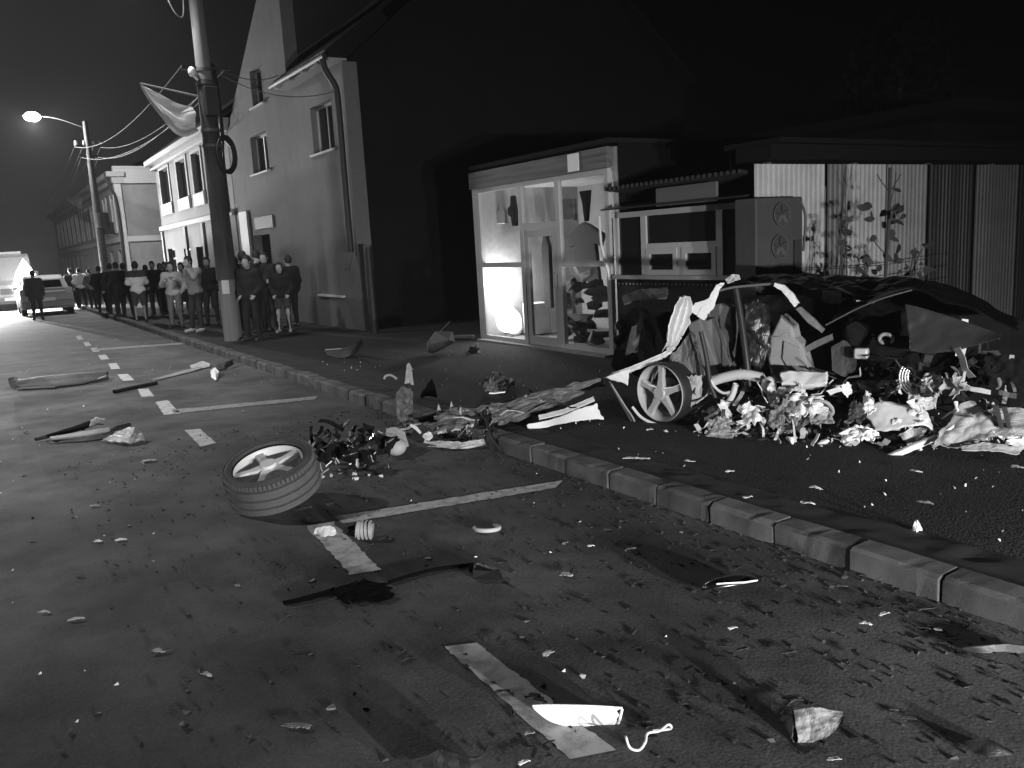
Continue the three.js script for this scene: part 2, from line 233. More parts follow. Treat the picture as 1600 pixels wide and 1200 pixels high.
// gabled house
{
  const s0 = 15, h = thing('gabled_house', 'grey plastered two-storey house with a tall gable and dark downpipe', 'house', st(s0, TF, 0), PHI);
  const H = (...a) => hole(...a, TF, s0);
  const wA = H(392, 411, 104, 166), wB = H(393, 419, 208, 270), wC = H(487, 521, 160, 238), wD = H(498, 533, 356, 460), door = H(402, 428, 366, 500); door[1] = 0.14;
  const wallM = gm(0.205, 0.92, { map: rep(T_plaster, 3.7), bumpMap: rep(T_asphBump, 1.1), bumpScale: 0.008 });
  const yP = onFront(520, 464, TF)[1];
  mesh('wall', plate([[0, yP], [wD[0], yP], [wD[0], wD[1]], [wD[2], wD[1]], [wD[2], yP], [door[0], yP], [door[0], door[3]], [door[2], door[3]], [door[2], yP], [9.15, yP], [9.15, 5.42], [3.45, 9.15], [3.45, 5.55], [0, 5.55]], [wA, wB, wC], 0.32), wallM, h);
  // wall plate keeps the ground-floor window open from its sill
  mesh('plinth', [wbox(-0.03, door[0], -0.1, yP, -0.035, 0.3), wbox(door[2], 9.15, -0.1, yP, -0.035, 0.3)], gm(0.17, 0.95, { map: rep(T_plaster, 1.9), bumpMap: rep(T_asphBump, 0.9), bumpScale: 0.01 }), h);
  mesh('window_apron', wbox(wD[0], wD[2], yP, wD[1], 0.02, 0.3), wallM, h);
  casement(h, wA, { mull: true }); casement(h, wB, { mull: true }); casement(h, wC, { mull: true });
  const clear = gm(1, 0.03, { transmission: 1, thickness: 0 });
  const w = casement(h, wD, { trans: 0.62, glass: clear, w: 0.05, x: 0.18 });
  for (const [f0, f1, y0, y1, c] of [[0.03, 0.93, wD[1] + 1.42, wD[3] - 0.03, 0.75], [0.06, 0.55, wD[1] + 0.10, wD[1] + 1.02, 0.7]]) { const T = [], B = []; for (let i = 0; i <= 30; i++) { const z = -lerp(wD[0], wD[2], lerp(f0, f1, i / 30)), x = 0.36 + 0.03 * Math.sin(i * 1.5 + c * 9); T.push(V(x, y1, z)); B.push(V(x + 0.01 * Math.sin(i), y0 + 0.05 * Math.sin(i * 0.4), z)); } mesh('curtain', sheet(T, B, { n: 60, m: 4, amp: 0.006, freq: 5, thick: 0.006, fold: 0 }), gm(c, 0.9), w); }
  mesh('window_room', [wbox(wD[0] - 0.5, wD[2] + 0.5, wD[1] - 0.3, wD[3] + 0.2, 1.9, 1.95)], gm(0.2, 0.9), h);
  const dr = mesh('door', wbox(door[0], door[2], 0.1, door[3], 0.24, 0.29), gm(0.03, 0.5), h); mesh('handle', wbox(door[0] + 0.1, door[0] + 0.13, 1.05, 1.2, 0.2, 0.235), gm(0.4, 0.3), dr);
  const sg = H(400, 428, 338, 357); mesh('sign_board', wbox(sg[0], sg[2], sg[1], sg[3], -0.04, -0.004), gm(0.12, 0.7), h);
  const sv = H(380, 392, 330, 408); mesh('sign_panel', wbox(sv[0], sv[2], sv[1], sv[3], -0.07, -0.005), gm(0.22, 0.6), h);
  // side wall with its own gable, near black, far darker than the front wall
  const side = new THREE.Shape([[0.02, -0.1], [9.5, -0.1], [9.5, 5.4], [4.9, 9.6], [0.02, 5.5]].map(([a, b]) => new THREE.Vector2(a, b)));
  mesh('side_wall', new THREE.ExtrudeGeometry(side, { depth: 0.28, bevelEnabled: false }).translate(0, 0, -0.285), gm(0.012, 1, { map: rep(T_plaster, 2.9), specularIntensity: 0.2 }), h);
  // roof and eaves
  const slope = (s1, s2) => box(Math.hypot(5.2, 4.0), 0.10, s2 - s1, 0, 0, -(s1 + s2) / 2).rotateZ(Math.atan2(4.0, 5.2)).translate(2.3, 7.70, 0);
  const roof = mesh('roof', slope(-0.05, 3.43), roofMat, h);
  mesh('roof_rear', box(Math.hypot(5.0, 4.0), 0.10, 9.3, 0, 0, -4.6).rotateZ(-Math.atan2(4.0, 5.0)).translate(7.4, 7.65, 0), roofMat, h);
  for (let i = 0; i < 11; i++) mesh('roof_tile', rbox(0.30, 0.05, 0.30, -0.22, 5.80, -(0.12 + i * 0.31), 0.02).translate(0.22, -5.80, 0).rotateZ(0.65).translate(-0.24, 5.80, 0), gm(0.05, 0.8), roof);
  mesh('soffit', wbox(-0.03, 3.44, 5.56, 5.60, -0.30, 0.1), gm(0.30, 0.8), h);
  const gut = mesh('gutter', tube([V(-0.37, 5.62, 0.02), V(-0.37, 5.66, -3.6)], 0.055, 8, 4), gm(0.16, 0.6), h);
  for (const z of [-0.4, -1.3, -2.2, -3.1]) mesh('bracket', box(0.12, 0.03, 0.04, -0.36, 5.56, z), gm(0.3, 0.4), gut);
  mesh('downpipe', tube([V(-0.36, 5.58, -0.10), V(-0.33, 5.40, -0.10), V(-0.14, 5.05, -0.08), V(-0.12, 4.8, -0.08), V(-0.12, 3.2, -0.08), V(-0.12, 1.72, -0.08)], 0.07, 8, 40), pipeMat, h);
  mesh('wall_cable', tube([V(-0.03, 1.78, -0.12), V(-0.06, 1.45, -0.35), V(-0.05, 1.35, -0.75)], 0.012, 5, 10), gm(0.03, 0.6), h);
}
// pale two-storey house with tall windows
{
  const s0 = 24.22, h = thing('pale_house', 'two-storey house with pale ground floor and three narrow upper windows', 'house', st(s0, TF, 0), PHI);
  const H = (...a) => hole(...a, TF, s0), yB = 3.08, yC = 5.45, E = 11.6;
  const up = [H(252, 266, 262, 318), H(278, 293, 248, 309), H(302, 316, 236, 301), H(334, 346, 225, 290)];
  const low = [H(266, 277, 388, 440), H(291, 301, 388, 440), H(312, 324, 385, 470)]; low[2][1] = 0.2;
  mesh('upper_wall', plate([[0, yB], [E, yB], [E, yC], [0, yC]], up, 0.35), gm(0.26, 0.92, { map: rep(T_plaster, 3.1) }), h);
  mesh('lower_wall', plate([[0, -0.1], [E, -0.1], [E, yB - 0.003], [0, yB - 0.003]], low, 0.35, -0.02), gm(0.21, 0.9, { map: rep(T_plaster, 4.3) }), h);
  for (const w of up) { casement(h, w, { mat: frameDark, mull: true, sill: false, x: 0.12 }); mesh('window_apron', rbox(0.10, 0.42, w[2] - w[0] + 0.3, -0.03, w[1] - 0.24, -(w[0] + w[2]) / 2), gm(0.55, 0.8), h); for (const g of [wbox(w[2], w[2] + 0.16, w[1], w[3] + 0.15, -0.04, -0.002), wbox(w[0] - 0.16, w[0], w[1], w[3] + 0.15, -0.04, -0.002), wbox(w[0], w[2], w[3], w[3] + 0.15, -0.04, -0.002)]) mesh('window_surround', g, gm(0.34, 0.85), h); }
  casement(h, low[0], { trans: 0.7 }); casement(h, low[1], { trans: 0.7 });
  const dr = mesh('door', wbox(low[2][0], low[2][2], 0.16, low[2][3], 0.2, 0.26), gm(0.06, 0.5), h); mesh('handle', wbox(low[2][0] + 0.12, low[2][0] + 0.15, 1.1, 1.25, 0.15, 0.195), gm(0.4, 0.3), dr);
  for (const s of [1.5, 4.2, 7.0, E - 0.2]) mesh('pilaster', wbox(s - 0.14, s + 0.14, -0.1, yB - 0.12, -0.09, -0.022), gm(0.27, 0.85), h);
  mesh('string_course', wbox(0, E, yB - 0.08, yB + 0.08, -0.12, -0.045), gm(0.38, 0.8), h);
  mesh('cornice', [wbox(-0.1, E + 0.25, yC, yC + 0.18, -0.14, 0.3), wbox(-0.1, E + 0.35, yC + 0.18, yC + 0.36, -0.34, 0.3)], gm(0.40, 0.85), h);
  mesh('roof', box(Math.hypot(5, 3.4), 0.12, E + 0.6, 0, 0, -E / 2).rotateZ(Math.atan2(3.4, 5)).translate(2.2, yC + 2.05, 0), roofMat, h);
  mesh('end_wall', new THREE.ExtrudeGeometry(new THREE.Shape([[0.34, -0.1], [9, -0.1], [9, yC], [4.6, yC + 3.4], [0.34, yC + 0.3]].map(([a, b]) => new THREE.Vector2(a, b))), { depth: 0.3, bevelEnabled: false }).translate(0, 0, -E), gm(0.22, 0.92, { map: rep(T_plaster, 3.3) }), h);
}
// long corner building farther down
{
  const s0 = 46.8, h = thing('corner_building', 'long pale two-storey building farthest down the street with rounded top corner', 'building', st(s0, TF, 0), PHI);
  const E = 40, yC = 5.9, H = (...a) => hole(...a, TF, s0), W = [];
  for (let i = 0; i < 12; i++) W.push([1.4 + i * 3.1, 3.45, 2.45 + i * 3.1, 5.25]);
  const WL = []; for (let i = 0; i < 12; i++) WL.push([1.2 + i * 3.1, 0.75, 2.4 + i * 3.1, 2.5]);
  const wm = gm(0.46, 0.9, { map: rep(T_plaster, 3.9) });
  mesh('wall', plate([[0, -0.1], [E, -0.1], [E, yC], [0, yC]], [...W, ...WL], 0.35), wm, h);
  for (const w of W) { casement(h, w, { mat: frameDark, sill: true, x: 0.1 }); for (const g of [wbox(w[2], w[2] + 0.2, w[1], w[3] + 0.2, -0.05, -0.002), wbox(w[0] - 0.2, w[0], w[1], w[3] + 0.2, -0.05, -0.002)]) mesh('window_surround', g, gm(0.62, 0.8), h); }
  for (const w of WL) casement(h, w, { mat: frameDark, sill: false });
  mesh('string_course', wbox(-0.06, E, 2.9, 3.15, -0.1, -0.003), gm(0.6, 0.8), h);
  mesh('cornice', [wbox(-0.3, E + 0.2, yC, yC + 0.3, -0.2, 0.4), wbox(-0.5, E + 0.2, yC + 0.3, yC + 0.55, -0.45, 0.4)], gm(0.5, 0.8), h);
  const side = mesh('end_wall', plate([[0.36, -0.1], [11, -0.1], [11, yC], [0.36, yC]], [], 0.3).rotateY(-Math.PI / 2).translate(0, 0, -0.31), gm(0.40, 0.9, { map: rep(T_plaster, 3.3) }), h);
  mesh('end_band', [box(11, 0.28, 0.12, 5.4, 3.02, 0.06), box(11, 0.75, 0.3, 5.4, yC + 0.35, 0.14), box(11, 0.10, 0.42, 5.4, yC + 0.78, 0.18)], gm(0.62, 0.8), h);
  mesh('corner_post', box(0.34, yC, 0.34, 0.05, yC / 2, -0.02), gm(0.62, 0.8), h);
  mesh('wall_lantern', [box(0.05, 0.7, 0.05, 3.2, 4.5, 0.08), rod(V(3.2, 4.2, 0.1), V(3.2, 4.15, 0.7), 0.03), new THREE.SphereGeometry(0.2, 8, 6).translate(3.2, 4.0, 0.7), new THREE.SphereGeometry(0.16, 8, 6).translate(2.8, 4.05, 0.4)], gm(0.03, 0.6), h);
  mesh('roof', [box(Math.hypot(5.5, 2.2), 0.12, E, 0, 0, -E / 2).rotateZ(Math.atan2(2.2, 5.5)).translate(2.6, yC + 1.7, 0)], roofMat, h);
  mesh('downpipe', tube([V(-0.5, yC + 0.5, 0.3), V(-0.3, yC - 0.3, 0.28), V(-0.14, yC - 0.7, 0.26), V(-0.14, 0.1, 0.26)], 0.07, 6, 30), pipeMat, h);
}

// ------------------------------------------------------------------ shop, kiosk, fence
const TS = 3.95;
const pvc = gm(0.40, 0.45), clearGlass = gm(1, 0.02, { transmission: 1, thickness: 0 });
let shopLampAt;
{
  const sA = onFront(957, 500, TS)[0], sB = onFront(751, 420, TS)[0], s0 = sA, W = sB - sA, top = 2.62;
  const h = thing('shop', 'small lit shop with white framed glass front and door', 'shop', st(s0, TS, LOT), PHI);
  const X = (u, v) => { const q = onFront(u, v, TS); return [q[0] - s0, q[1] - LOT]; };
  const xl = X(818, 430)[0], xm = X(875, 430)[0], midY = X(785, 414)[1], trY = X(845, 352)[1];
  // frames
  const fr = (a, c, b, d, x0 = 0, x1 = 0.07) => wbox(a, c, b, d, x0, x1);
  mesh('front_frame', [fr(0, 0.09, 0, top), fr(W - 0.07, W, 0, top), fr(xl - 0.05, xl + 0.05, 0, top), fr(xm - 0.05, xm + 0.05, 0, top), fr(0.09, xm - 0.05, 0, 0.09, 0.004, 0.066), fr(xl + 0.05, W - 0.07, 0, 0.09, 0.004, 0.066), fr(0.09, xm - 0.05, midY - 0.04, midY + 0.04, 0.004, 0.066), fr(xl + 0.05, W - 0.07, midY - 0.04, midY + 0.04, 0.004, 0.066), fr(xm + 0.05, xl - 0.05, trY - 0.05, trY + 0.05, 0.004, 0.066), fr(0.09, W - 0.07, top - 0.07, top, 0.002, 0.068)], pvc, h);
  for (const [a, c, b, d] of [[xl + 0.03, W - 0.05, 0.07, midY - 0.03], [xl + 0.03, W - 0.05, midY + 0.03, top - 0.05], [xm + 0.03, xl - 0.03, trY + 0.03, top - 0.05], [0.07, xm - 0.03, midY + 0.03, top - 0.05], [0.07, xm - 0.03, 0.07, midY - 0.03]]) mesh('pane', wbox(a, c, b, d, 0.03, 0.036), clearGlass, h);
  // a bowed plastic strip hanging off the right-hand post and bent trim
  for (const [o, q] of [[0, 0], [0.07, 0.03], [0.12, -0.02]]) { const a = X(940 + o * 90, 338), b = X(948 + q * 100, 380), c = X(957, 424); mesh('bent_trim', tube([V(-0.04 - o, a[1], -a[0]), V(-0.10 - q, b[1], -b[0]), V(-0.06, c[1] - o, -c[0])], 0.016, 6, 10), gm(0.7, 0.3), h); }
  // door leaf
  const d0 = xm + 0.06, d1 = xl - 0.06, dy = trY - 0.06, dz = 0.012;
  const dr = mesh('door', [fr(d0, d0 + 0.11, 0.03, dy, dz, dz + 0.05), fr(d1 - 0.11, d1, 0.03, dy, dz, dz + 0.05), fr(d0 + 0.11, d1 - 0.11, 0.03, 0.17, dz, dz + 0.05), fr(d0 + 0.11, d1 - 0.11, dy - 0.11, dy, dz, dz + 0.05)], gm(0.36, 0.45), h);
  mesh('pane', wbox(d0 + 0.09, d1 - 0.09, 0.15, dy - 0.09, dz + 0.02, dz + 0.026), clearGlass, dr);
  mesh('handle', [wbox(d0 + 0.03, d0 + 0.06, 0.95, 1.2, dz - 0.05, dz - 0.03), wbox(d0 + 0.03, d0 + 0.06, 0.97, 1.0, dz - 0.03, dz), wbox(d0 + 0.03, d0 + 0.06, 1.15, 1.18, dz - 0.03, dz)], gm(0.3, 0.3), dr);
  // shell: ceiling, back and side walls, floor, roof
  mesh('back_wall', wbox(-0.1, W + 0.1, 0, 2.9, 2.2, 2.3), gm(0.55, 0.9, { map: rep(T_plaster, 2.2) }), h);
  for (const [p, q, x] of [[W, W + 0.14, 0], [-0.12, -0.002, 0.1]]) mesh('side_wall', wbox(p, q, 0, 2.9, x, 2.2), gm(0.5, 0.9, { map: rep(T_plaster, 2.2) }), h);
  mesh('floor', wbox(0, W, -0.05, 0.02, 0.08, 2.2), gm(0.25, 0.7), h);
  mesh('ceiling', wbox(0, W, top + 0.02, top + 0.08, 0.08, 2.2), gm(0.6, 0.9), h);
  mesh('roof', box(2.4, 0.06, W + 0.2, 1.15, 2.98, -W / 2), roofMat, h);
  mesh('threshold', wbox(0, W, -0.05, 0.028, -0.16, -0.003), gm(0.2, 0.8), h);
  // blank fascia above the glass, its print hidden in the photograph
  mesh('fascia', wbox(-0.05, W + 0.14, top + 0.005, top + 0.28, -0.05, 0.07), gm(0.13, 0.7, { map: rep(T_blotch, 0.8) }), h);
  const wl = X(902, 292); mesh('fascia_panel', wbox(wl[0] - 0.13, wl[0] + 0.13, top + 0.02, top + 0.265, -0.062, -0.052), gm(0.85, 0.5), h);
  // goods behind the glass
  const Xd = (u, v, x) => { const q = onFront(u, v, TS + x); return [q[0] - s0, q[1] - LOT]; };
  const hang = (u0, u1, v0, v1, x, mat, name, pts) => { const a = Xd(u0, v0, x), b = Xd(u1, v1, x); const w = a[0] - b[0], hh = a[1] - b[1]; const sh = new THREE.Shape(pts.map(([p, q]) => new THREE.Vector2(a[0] - p * w, b[1] + (1 - q) * hh))); return new THREE.ExtrudeGeometry(sh, { depth: 0.05, bevelEnabled: true, bevelSize: 0.012, bevelThickness: 0.012, bevelSegments: 1 }).rotateY(Math.PI / 2).translate(x, 0, 0); };
  const put = (name, label, cat, geo, mat, group) => { const m = mesh(name, geo, mat); m.position.copy(h.position); m.rotation.y = PHI; return tag(m, label, cat, group); };
  const fab = (c) => gm(c, 0.9);
  put('handbag', 'dark handbag with long strap hanging at far left of shop window', 'bag', [hang(756, 766, 335, 356, 0.35, 0, '', [[0, 0], [1, 0], [0.9, 1], [0.1, 1]]), hang(760, 770, 307, 345, 0.35, 0, '', [[0.3, 0], [0.5, 0], [0.7, 1], [0.5, 1]])], fab(0.02));
  put('scarf', 'dark twisted scarf hanging beside the strapped handbag', 'scarf', hang(764, 774, 308, 356, 0.4, 0, '', [[0.1, 0], [0.6, 0], [0.5, 0.3], [1, 0.4], [0.6, 0.7], [0.5, 1], [0.2, 0.9], [0.5, 0.6], [0.1, 0.3]]), fab(0.03));
  put('paper_bag', 'small pale bag with handle hanging in middle of left shop pane', 'bag', hang(776, 789, 320, 348, 0.4, 0, '', [[0, 0.35], [0.3, 0.35], [0.35, 0], [0.65, 0], [0.7, 0.35], [1, 0.35], [1, 1], [0, 1]]), fab(0.32));
  put('handbag', 'dark buckled handbag hanging beside the shop door frame', 'bag', [hang(793, 806, 308, 352, 0.35, 0, '', [[0.5, 0], [0.8, 0], [1, 0.5], [0.9, 1], [0.5, 1], [0.4, 0.7], [0, 0.6], [0, 0.4], [0.4, 0.3]])], fab(0.02));
  put('garment', 'dark pointed garment hanging at top of right shop pane', 'garment', hang(906, 921, 300, 344, 0.4, 0, '', [[0, 0], [1, 0], [0.85, 0.4], [0.6, 1], [0.45, 1], [0.3, 0.4]]), fab(0.015));
  put('garment', 'folded grey garment hanging left of the pointed dark one', 'garment', hang(880, 897, 312, 343, 0.4, 0, '', [[0, 0], [1, 0.05], [1, 1], [0, 0.95]]), fab(0.16));
  put('dress', 'wide grey dress on hanger behind the right shop pane', 'dress', hang(884, 945, 350, 440, 0.9, 0, '', [[0.35, 0.05], [0.5, 0], [0.65, 0.05], [1, 0.22], [0.92, 0.4], [0.78, 0.35], [0.85, 1], [0.18, 1], [0.25, 0.35], [0.08, 0.4], [0, 0.22]]), fab(0.12));
  put('coat', 'tall dark coat hanging behind the glass shop door', 'coat', hang(846, 862, 370, 480, 0.8, 0, '', [[0.3, 0], [0.7, 0], [1, 0.15], [0.95, 1], [0.05, 1], [0, 0.15]]), fab(0.02));
  put('clothes_heap', 'dark crumpled heap of clothes low behind right shop pane', 'clothes', (() => { const l = []; for (let i = 0; i < 26; i++) { const x = rr(0.35, 0.8), q = Xd(rr(880, 945), rr(440, 530), x); l.push(shard(rr(0.08, 0.2), rr(0.06, 0.16), rr(0.08, 0.2), 12).translate(x, Math.max(q[1], 0.12), -q[0])); } return l; })(), fab(0.02));
  const lumps = []; for (const [u, v, r] of [[782, 505, 0.24], [800, 500, 0.22], [790, 480, 0.18], [806, 515, 0.18], [775, 520, 0.2]]) { const q = Xd(u, v, 0.6); lumps.push(new THREE.IcosahedronGeometry(r, 2).scale(0.5, 1, 1).translate(0.6, Math.max(q[1], r * 0.9 + 0.03), -q[0])); }
  put('white_bundle', 'bright white wrapped bundle under the lamp at left of shop', 'bundle', lumps, gm(0.85, 0.8));
  const bx = Xd(838, 470, 0.9); put('white_box', 'pale carton standing inside the shop door', 'box', [rbox(0.4, 0.55, 0.34, 0.9, 0.32, -bx[0], 0.02)], gm(0.75, 0.8));
  put('reflection_cutout', 'ragged white cutout painted as a reflection in the right shop pane', 'garment', hang(890, 930, 416, 440, 0.3, 0, '', [[0, 0], [0.15, 0.1], [0.3, 0.5], [0.6, 0.45], [0.8, 0.1], [1, 0], [0.85, 0.5], [0.6, 0.8], [0.5, 1], [0.3, 0.95], [0.2, 0.6], [0.02, 0.4]]), fab(0.8));  // white cutout painted in place of a bright reflection on the glass
  put('grey_shirt', 'pale shirt hanging low left in the right shop pane', 'shirt', hang(882, 896, 440, 490, 0.45, 0, '', [[0.2, 0], [0.8, 0], [1, 0.2], [0.9, 1], [0.1, 1], [0, 0.2]]), fab(0.55));
  mesh('dark_wall_cover', wbox(-0.135, -0.123, 0, 2.95, 0.09, 2.25), gm(0.006, 0.95, { specularIntensity: 0.2 }), h);  // near-black sheet added over the right wall to hold it dark
  // the lamp standing on the shop floor
  const lq = Xd(789, 494, 0.36); shopLampAt = V(0.36, Math.max(lq[1], 0.36), -lq[0]).applyAxisAngle(V(0, 1, 0), PHI).add(h.position);
  const lp = thing('shop_floor_lamp', 'glaring cluster of white lamps low behind left shop pane', 'lamp', shopLampAt.clone().setY(LOT), PHI);
  const ly = shopLampAt.y - LOT;
  for (const [dz, dy, r, sy] of [[0, 0.02, 0.25, 1.25], [-0.26, -0.06, 0.22, 1.1], [0.24, -0.08, 0.22, 1.0], [0.08, 0.27, 0.15, 1.3], [-0.16, 0.18, 0.14, 1.1]]) mesh('glowing_globe', new THREE.SphereGeometry(r, 20, 14).scale(0.55, sy, 1.05).translate(0, ly + dy, dz), glow(4), lp);
  mesh('foot', [new THREE.CylinderGeometry(0.13, 0.15, 0.03, 16).translate(0, 0.04, 0), new THREE.CylinderGeometry(0.025, 0.025, Math.max(0.05, ly - 0.2), 8).translate(0, (ly - 0.1) / 2 + 0.02, 0)], gm(0.1, 0.5), lp);
  const pl = new THREE.PointLight(0xffffff, I_SHOP); pl.name = 'shop_lamp_light'; pl.position.set(-0.02, ly + 0.62, 0.02); pl.castShadow = true; pl.shadow.radius = 8; lp.add(pl);
}
{
  const sR = onFront(957, 500, TS)[0] - 0.12, sL = 4.85, s0 = sL, W = sR - sL;
  const k = thing('kiosk', 'low dark kiosk with white framed windows and ribbed roof beside shop', 'kiosk', st(s0, TS, LOT), PHI);
  const X = (u, v) => { const q = onFront(u, v, TS); return [q[0] - s0, q[1] - LOT]; };
  const sillY = X(1050, 430)[1], topY = X(1050, 334)[1], a = X(1124, 400)[0], b = X(1006, 400)[0], midY = X(1060, 383)[1], c = X(1062, 405)[0];
  mesh('base_wall', wbox(0, W, -0.05, sillY - 0.05, 0.004, 0.12), gm(0.02, 0.9), k);
  const f = (p, q, y0, y1, x0 = 0, x1 = 0.07) => wbox(p, q, y0, y1, x0, x1);
  mesh('window_frame', [f(a - 0.05, a + 0.05, sillY, topY), f(b - 0.05, b + 0.05, sillY, topY), f(W - 0.06, W - 0.004, sillY, topY), f(0.0, W - 0.06, topY, topY + 0.07, 0.003, 0.067), f(a + 0.05, b - 0.05, midY - 0.035, midY + 0.035, 0.004, 0.066), f(c - 0.045, c + 0.045, sillY, midY - 0.035, 0.002, 0.068)], pvc, k);
  mesh('sill', f(0.02, W, sillY - 0.05, sillY, -0.08, 0.1), gm(0.3, 0.6), k);
  for (const [p, q, y0, y1] of [[b + 0.05, W - 0.06, sillY, topY], [a + 0.05, b - 0.05, midY + 0.03, topY], [0.02, a - 0.05, sillY, topY]]) mesh('pane', f(p, q, y0, y1, 0.03, 0.036), glassDark, k);
  for (const [p, q] of [[a + 0.05, c - 0.045], [c + 0.045, b - 0.05]]) { const y0 = sillY, y1 = midY - 0.035, w = 0.07; const sash = mesh('sash', [f(p, p + w, y0, y1, -0.012, 0.05), f(q - w, q, y0, y1, -0.012, 0.05), f(p + w, q - w, y0, y0 + w, -0.012, 0.05), f(p + w, q - w, y1 - w, y1, -0.012, 0.05)], pvc, k); mesh('pane', f(p + w, q - w, y0 + w, y1 - w, 0.02, 0.026), glassDark, sash); }
  mesh('room_wall', [wbox(0, W, -0.05, topY + 0.2, 1.7, 1.8), wbox(-0.1, -0.004, -0.05, topY + 0.2, 0.1, 1.8)], gm(0.1, 0.9), k);
  // ribbed roof and the row of rib ends under sill and eave
  const roofG = []; for (let i = 0; i < Math.floor(W / 0.09); i++) roofG.push(new THREE.CylinderGeometry(0.028, 0.028, 2.2, 6).rotateZ(Math.PI / 2 - 0.12).translate(0.85, topY + 0.26, -0.06 - i * 0.09));
  roofG.push(box(2.2, 0.02, W, 0, 0, 0).rotateZ(-0.12 * -1).translate(0.85, topY + 0.25, -W / 2)); mesh('ribbed_roof', roofG, gm(0.03, 0.4, { metalness: 0.4 }), k);
  for (let i = 0; i < Math.floor(W / 0.075); i++) mesh('trim_stud', new THREE.SphereGeometry(0.014, 5, 4).translate(-0.004, sillY - 0.12, -0.06 - i * 0.075), gm(0.35, 0.4), k);
  const sg0 = X(1134, 322), sg1 = X(1040, 322); mesh('sign_board', wbox(sg0[0], sg1[0], topY + 0.10, topY + 0.32, -0.16, -0.12), gm(0.09, 0.7), k);
}
{
  const sF = 4.72, f = thing('corrugated_fence', 'pale corrugated metal fence running back behind the wreck', 'fence', st(sF, TS, LOT), PHI);
  const P = (u, v) => { const q = onSide(u, v, sF); return [q[0] - TS, q[1] - LOT]; };
  const top = 2.38;
  const sheetG = (w, pitch, h) => { const n = Math.round(w / pitch) * 6, sh = new THREE.Shape(); const pts = []; for (let i = 0; i <= n; i++) { const x = i / n * w, ph = (x / pitch) % 1; pts.push([x, 0.014 * (ph < 0.2 ? 0 : ph < 0.35 ? (ph - 0.2) / 0.15 : ph < 0.7 ? 1 : ph < 0.85 ? (0.85 - ph) / 0.15 : 0)]); } pts.forEach(([a, b], i) => i ? sh.lineTo(a, b) : sh.moveTo(a, b)); for (let i = n; i >= 0; i--) sh.lineTo(pts[i][0], pts[i][1] - 0.003); return new THREE.ExtrudeGeometry(sh, { depth: h, bevelEnabled: false }).rotateX(-Math.PI / 2); };
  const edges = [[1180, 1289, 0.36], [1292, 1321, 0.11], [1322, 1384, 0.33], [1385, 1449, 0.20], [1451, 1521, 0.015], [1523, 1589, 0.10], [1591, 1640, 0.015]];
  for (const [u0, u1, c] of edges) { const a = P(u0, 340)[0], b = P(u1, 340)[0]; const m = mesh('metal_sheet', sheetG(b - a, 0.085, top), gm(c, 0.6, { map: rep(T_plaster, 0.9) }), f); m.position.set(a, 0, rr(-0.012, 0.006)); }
  for (let x = 0.1; x < 6.5; x += 1.55) mesh('fence_post', box(0.07, top + 0.05, 0.07, x, top / 2, -0.1), gm(0.06, 0.6), f);
  mesh('top_rail', [box(7.2, 0.16, 0.5, 3.5, top + 0.12, -0.12), box(7.2, 0.05, 0.8, 3.5, top + 0.23, -0.15)], gm(0.005, 0.9, { specularIntensity: 0.2 }), f);
  for (let i = 0; i < 3; i++) mesh('fence_wire', tube([V(0.3, 1.20 - i * 0.16, 0.25), V(1.6, 1.17 - i * 0.16, 0.26), V(3.4, 1.22 - i * 0.16, 0.25)], 0.005, 4, 12), gm(0.05, 0.6), f);
}
{
  const sF = 4.55, q0 = onSide(1179, 380, sF), q1 = onSide(1252, 380, sF), yT = onSide(1215, 308, sF)[1], yB = onSide(1215, 424, sF)[1];
  const w = q1[0] - q0[0], hh = yT - yB + 0.35, c = thing('fan_cabinet', 'grey cabinet with two round dark fan openings before the fence', 'cabinet', st(sF, q0[0], 0), PHI);
  mesh('case', rbox(w, hh, 0.3, w / 2, yT - hh / 2, -0.13, 0.02), gm(0.05, 0.7, { map: rep(T_plaster, 0.7) }), c);
  for (const [u, v] of [[1217, 335], [1214, 385]]) { const p = onSide(u, v, sF), m = mesh('fan_opening', new THREE.CylinderGeometry(0.125, 0.125, 0.02, 24).rotateX(Math.PI / 2).translate(p[0] - q0[0], p[1], 0.03), gm(0.03, 0.7), c); mesh('fan_guard', [0.125].map((r) => new THREE.TorusGeometry(r, 0.006, 5, 24).translate(p[0] - q0[0], p[1], 0.045)), gm(0.07, 0.6), m); for (let i = 0; i < 5; i++) mesh('fan_blade', box(0.035, 0.1, 0.004).translate(0, 0.06, 0).rotateY(0.4).rotateZ(i * 1.257).translate(p[0] - q0[0], p[1], 0.05), gm(0.045, 0.6), m); }
  mesh('stand_leg', [box(0.05, yT - hh + 0.02, 0.05, 0.06, (yT - hh) / 2, -0.1)], gm(0.1, 0.6), c); mesh('stand_leg', [box(0.05, yT - hh + 0.02, 0.05, w - 0.06, (yT - hh) / 2, -0.1)], gm(0.1, 0.6), c);
  mesh('side_flap', box(0.12, hh * 0.42, 0.02, w * 0.86, yT - hh * 0.62, 0.035), gm(0.02, 0.7), c);
  mesh('pipe', tube([V(w * 0.95, yT - 0.05, 0.02), V(w * 1.02, yT - 0.2, 0.04), V(w, yT - 0.6, 0.03)], 0.015, 5, 10), gm(0.05, 0.6), c);
}
// dark low outbuilding roof behind the fence
{
  const o = thing('outbuilding', 'dark low outbuilding behind the shop and fence', 'building', st(9, 7.6, LOT), PHI);
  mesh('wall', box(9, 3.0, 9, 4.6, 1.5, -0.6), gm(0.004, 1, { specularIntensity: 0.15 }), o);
  mesh('roof', box(10, 0.14, 10.2, 4.6, 3.1, -0.5), gm(0.004, 1, { specularIntensity: 0.15 }), o);
}
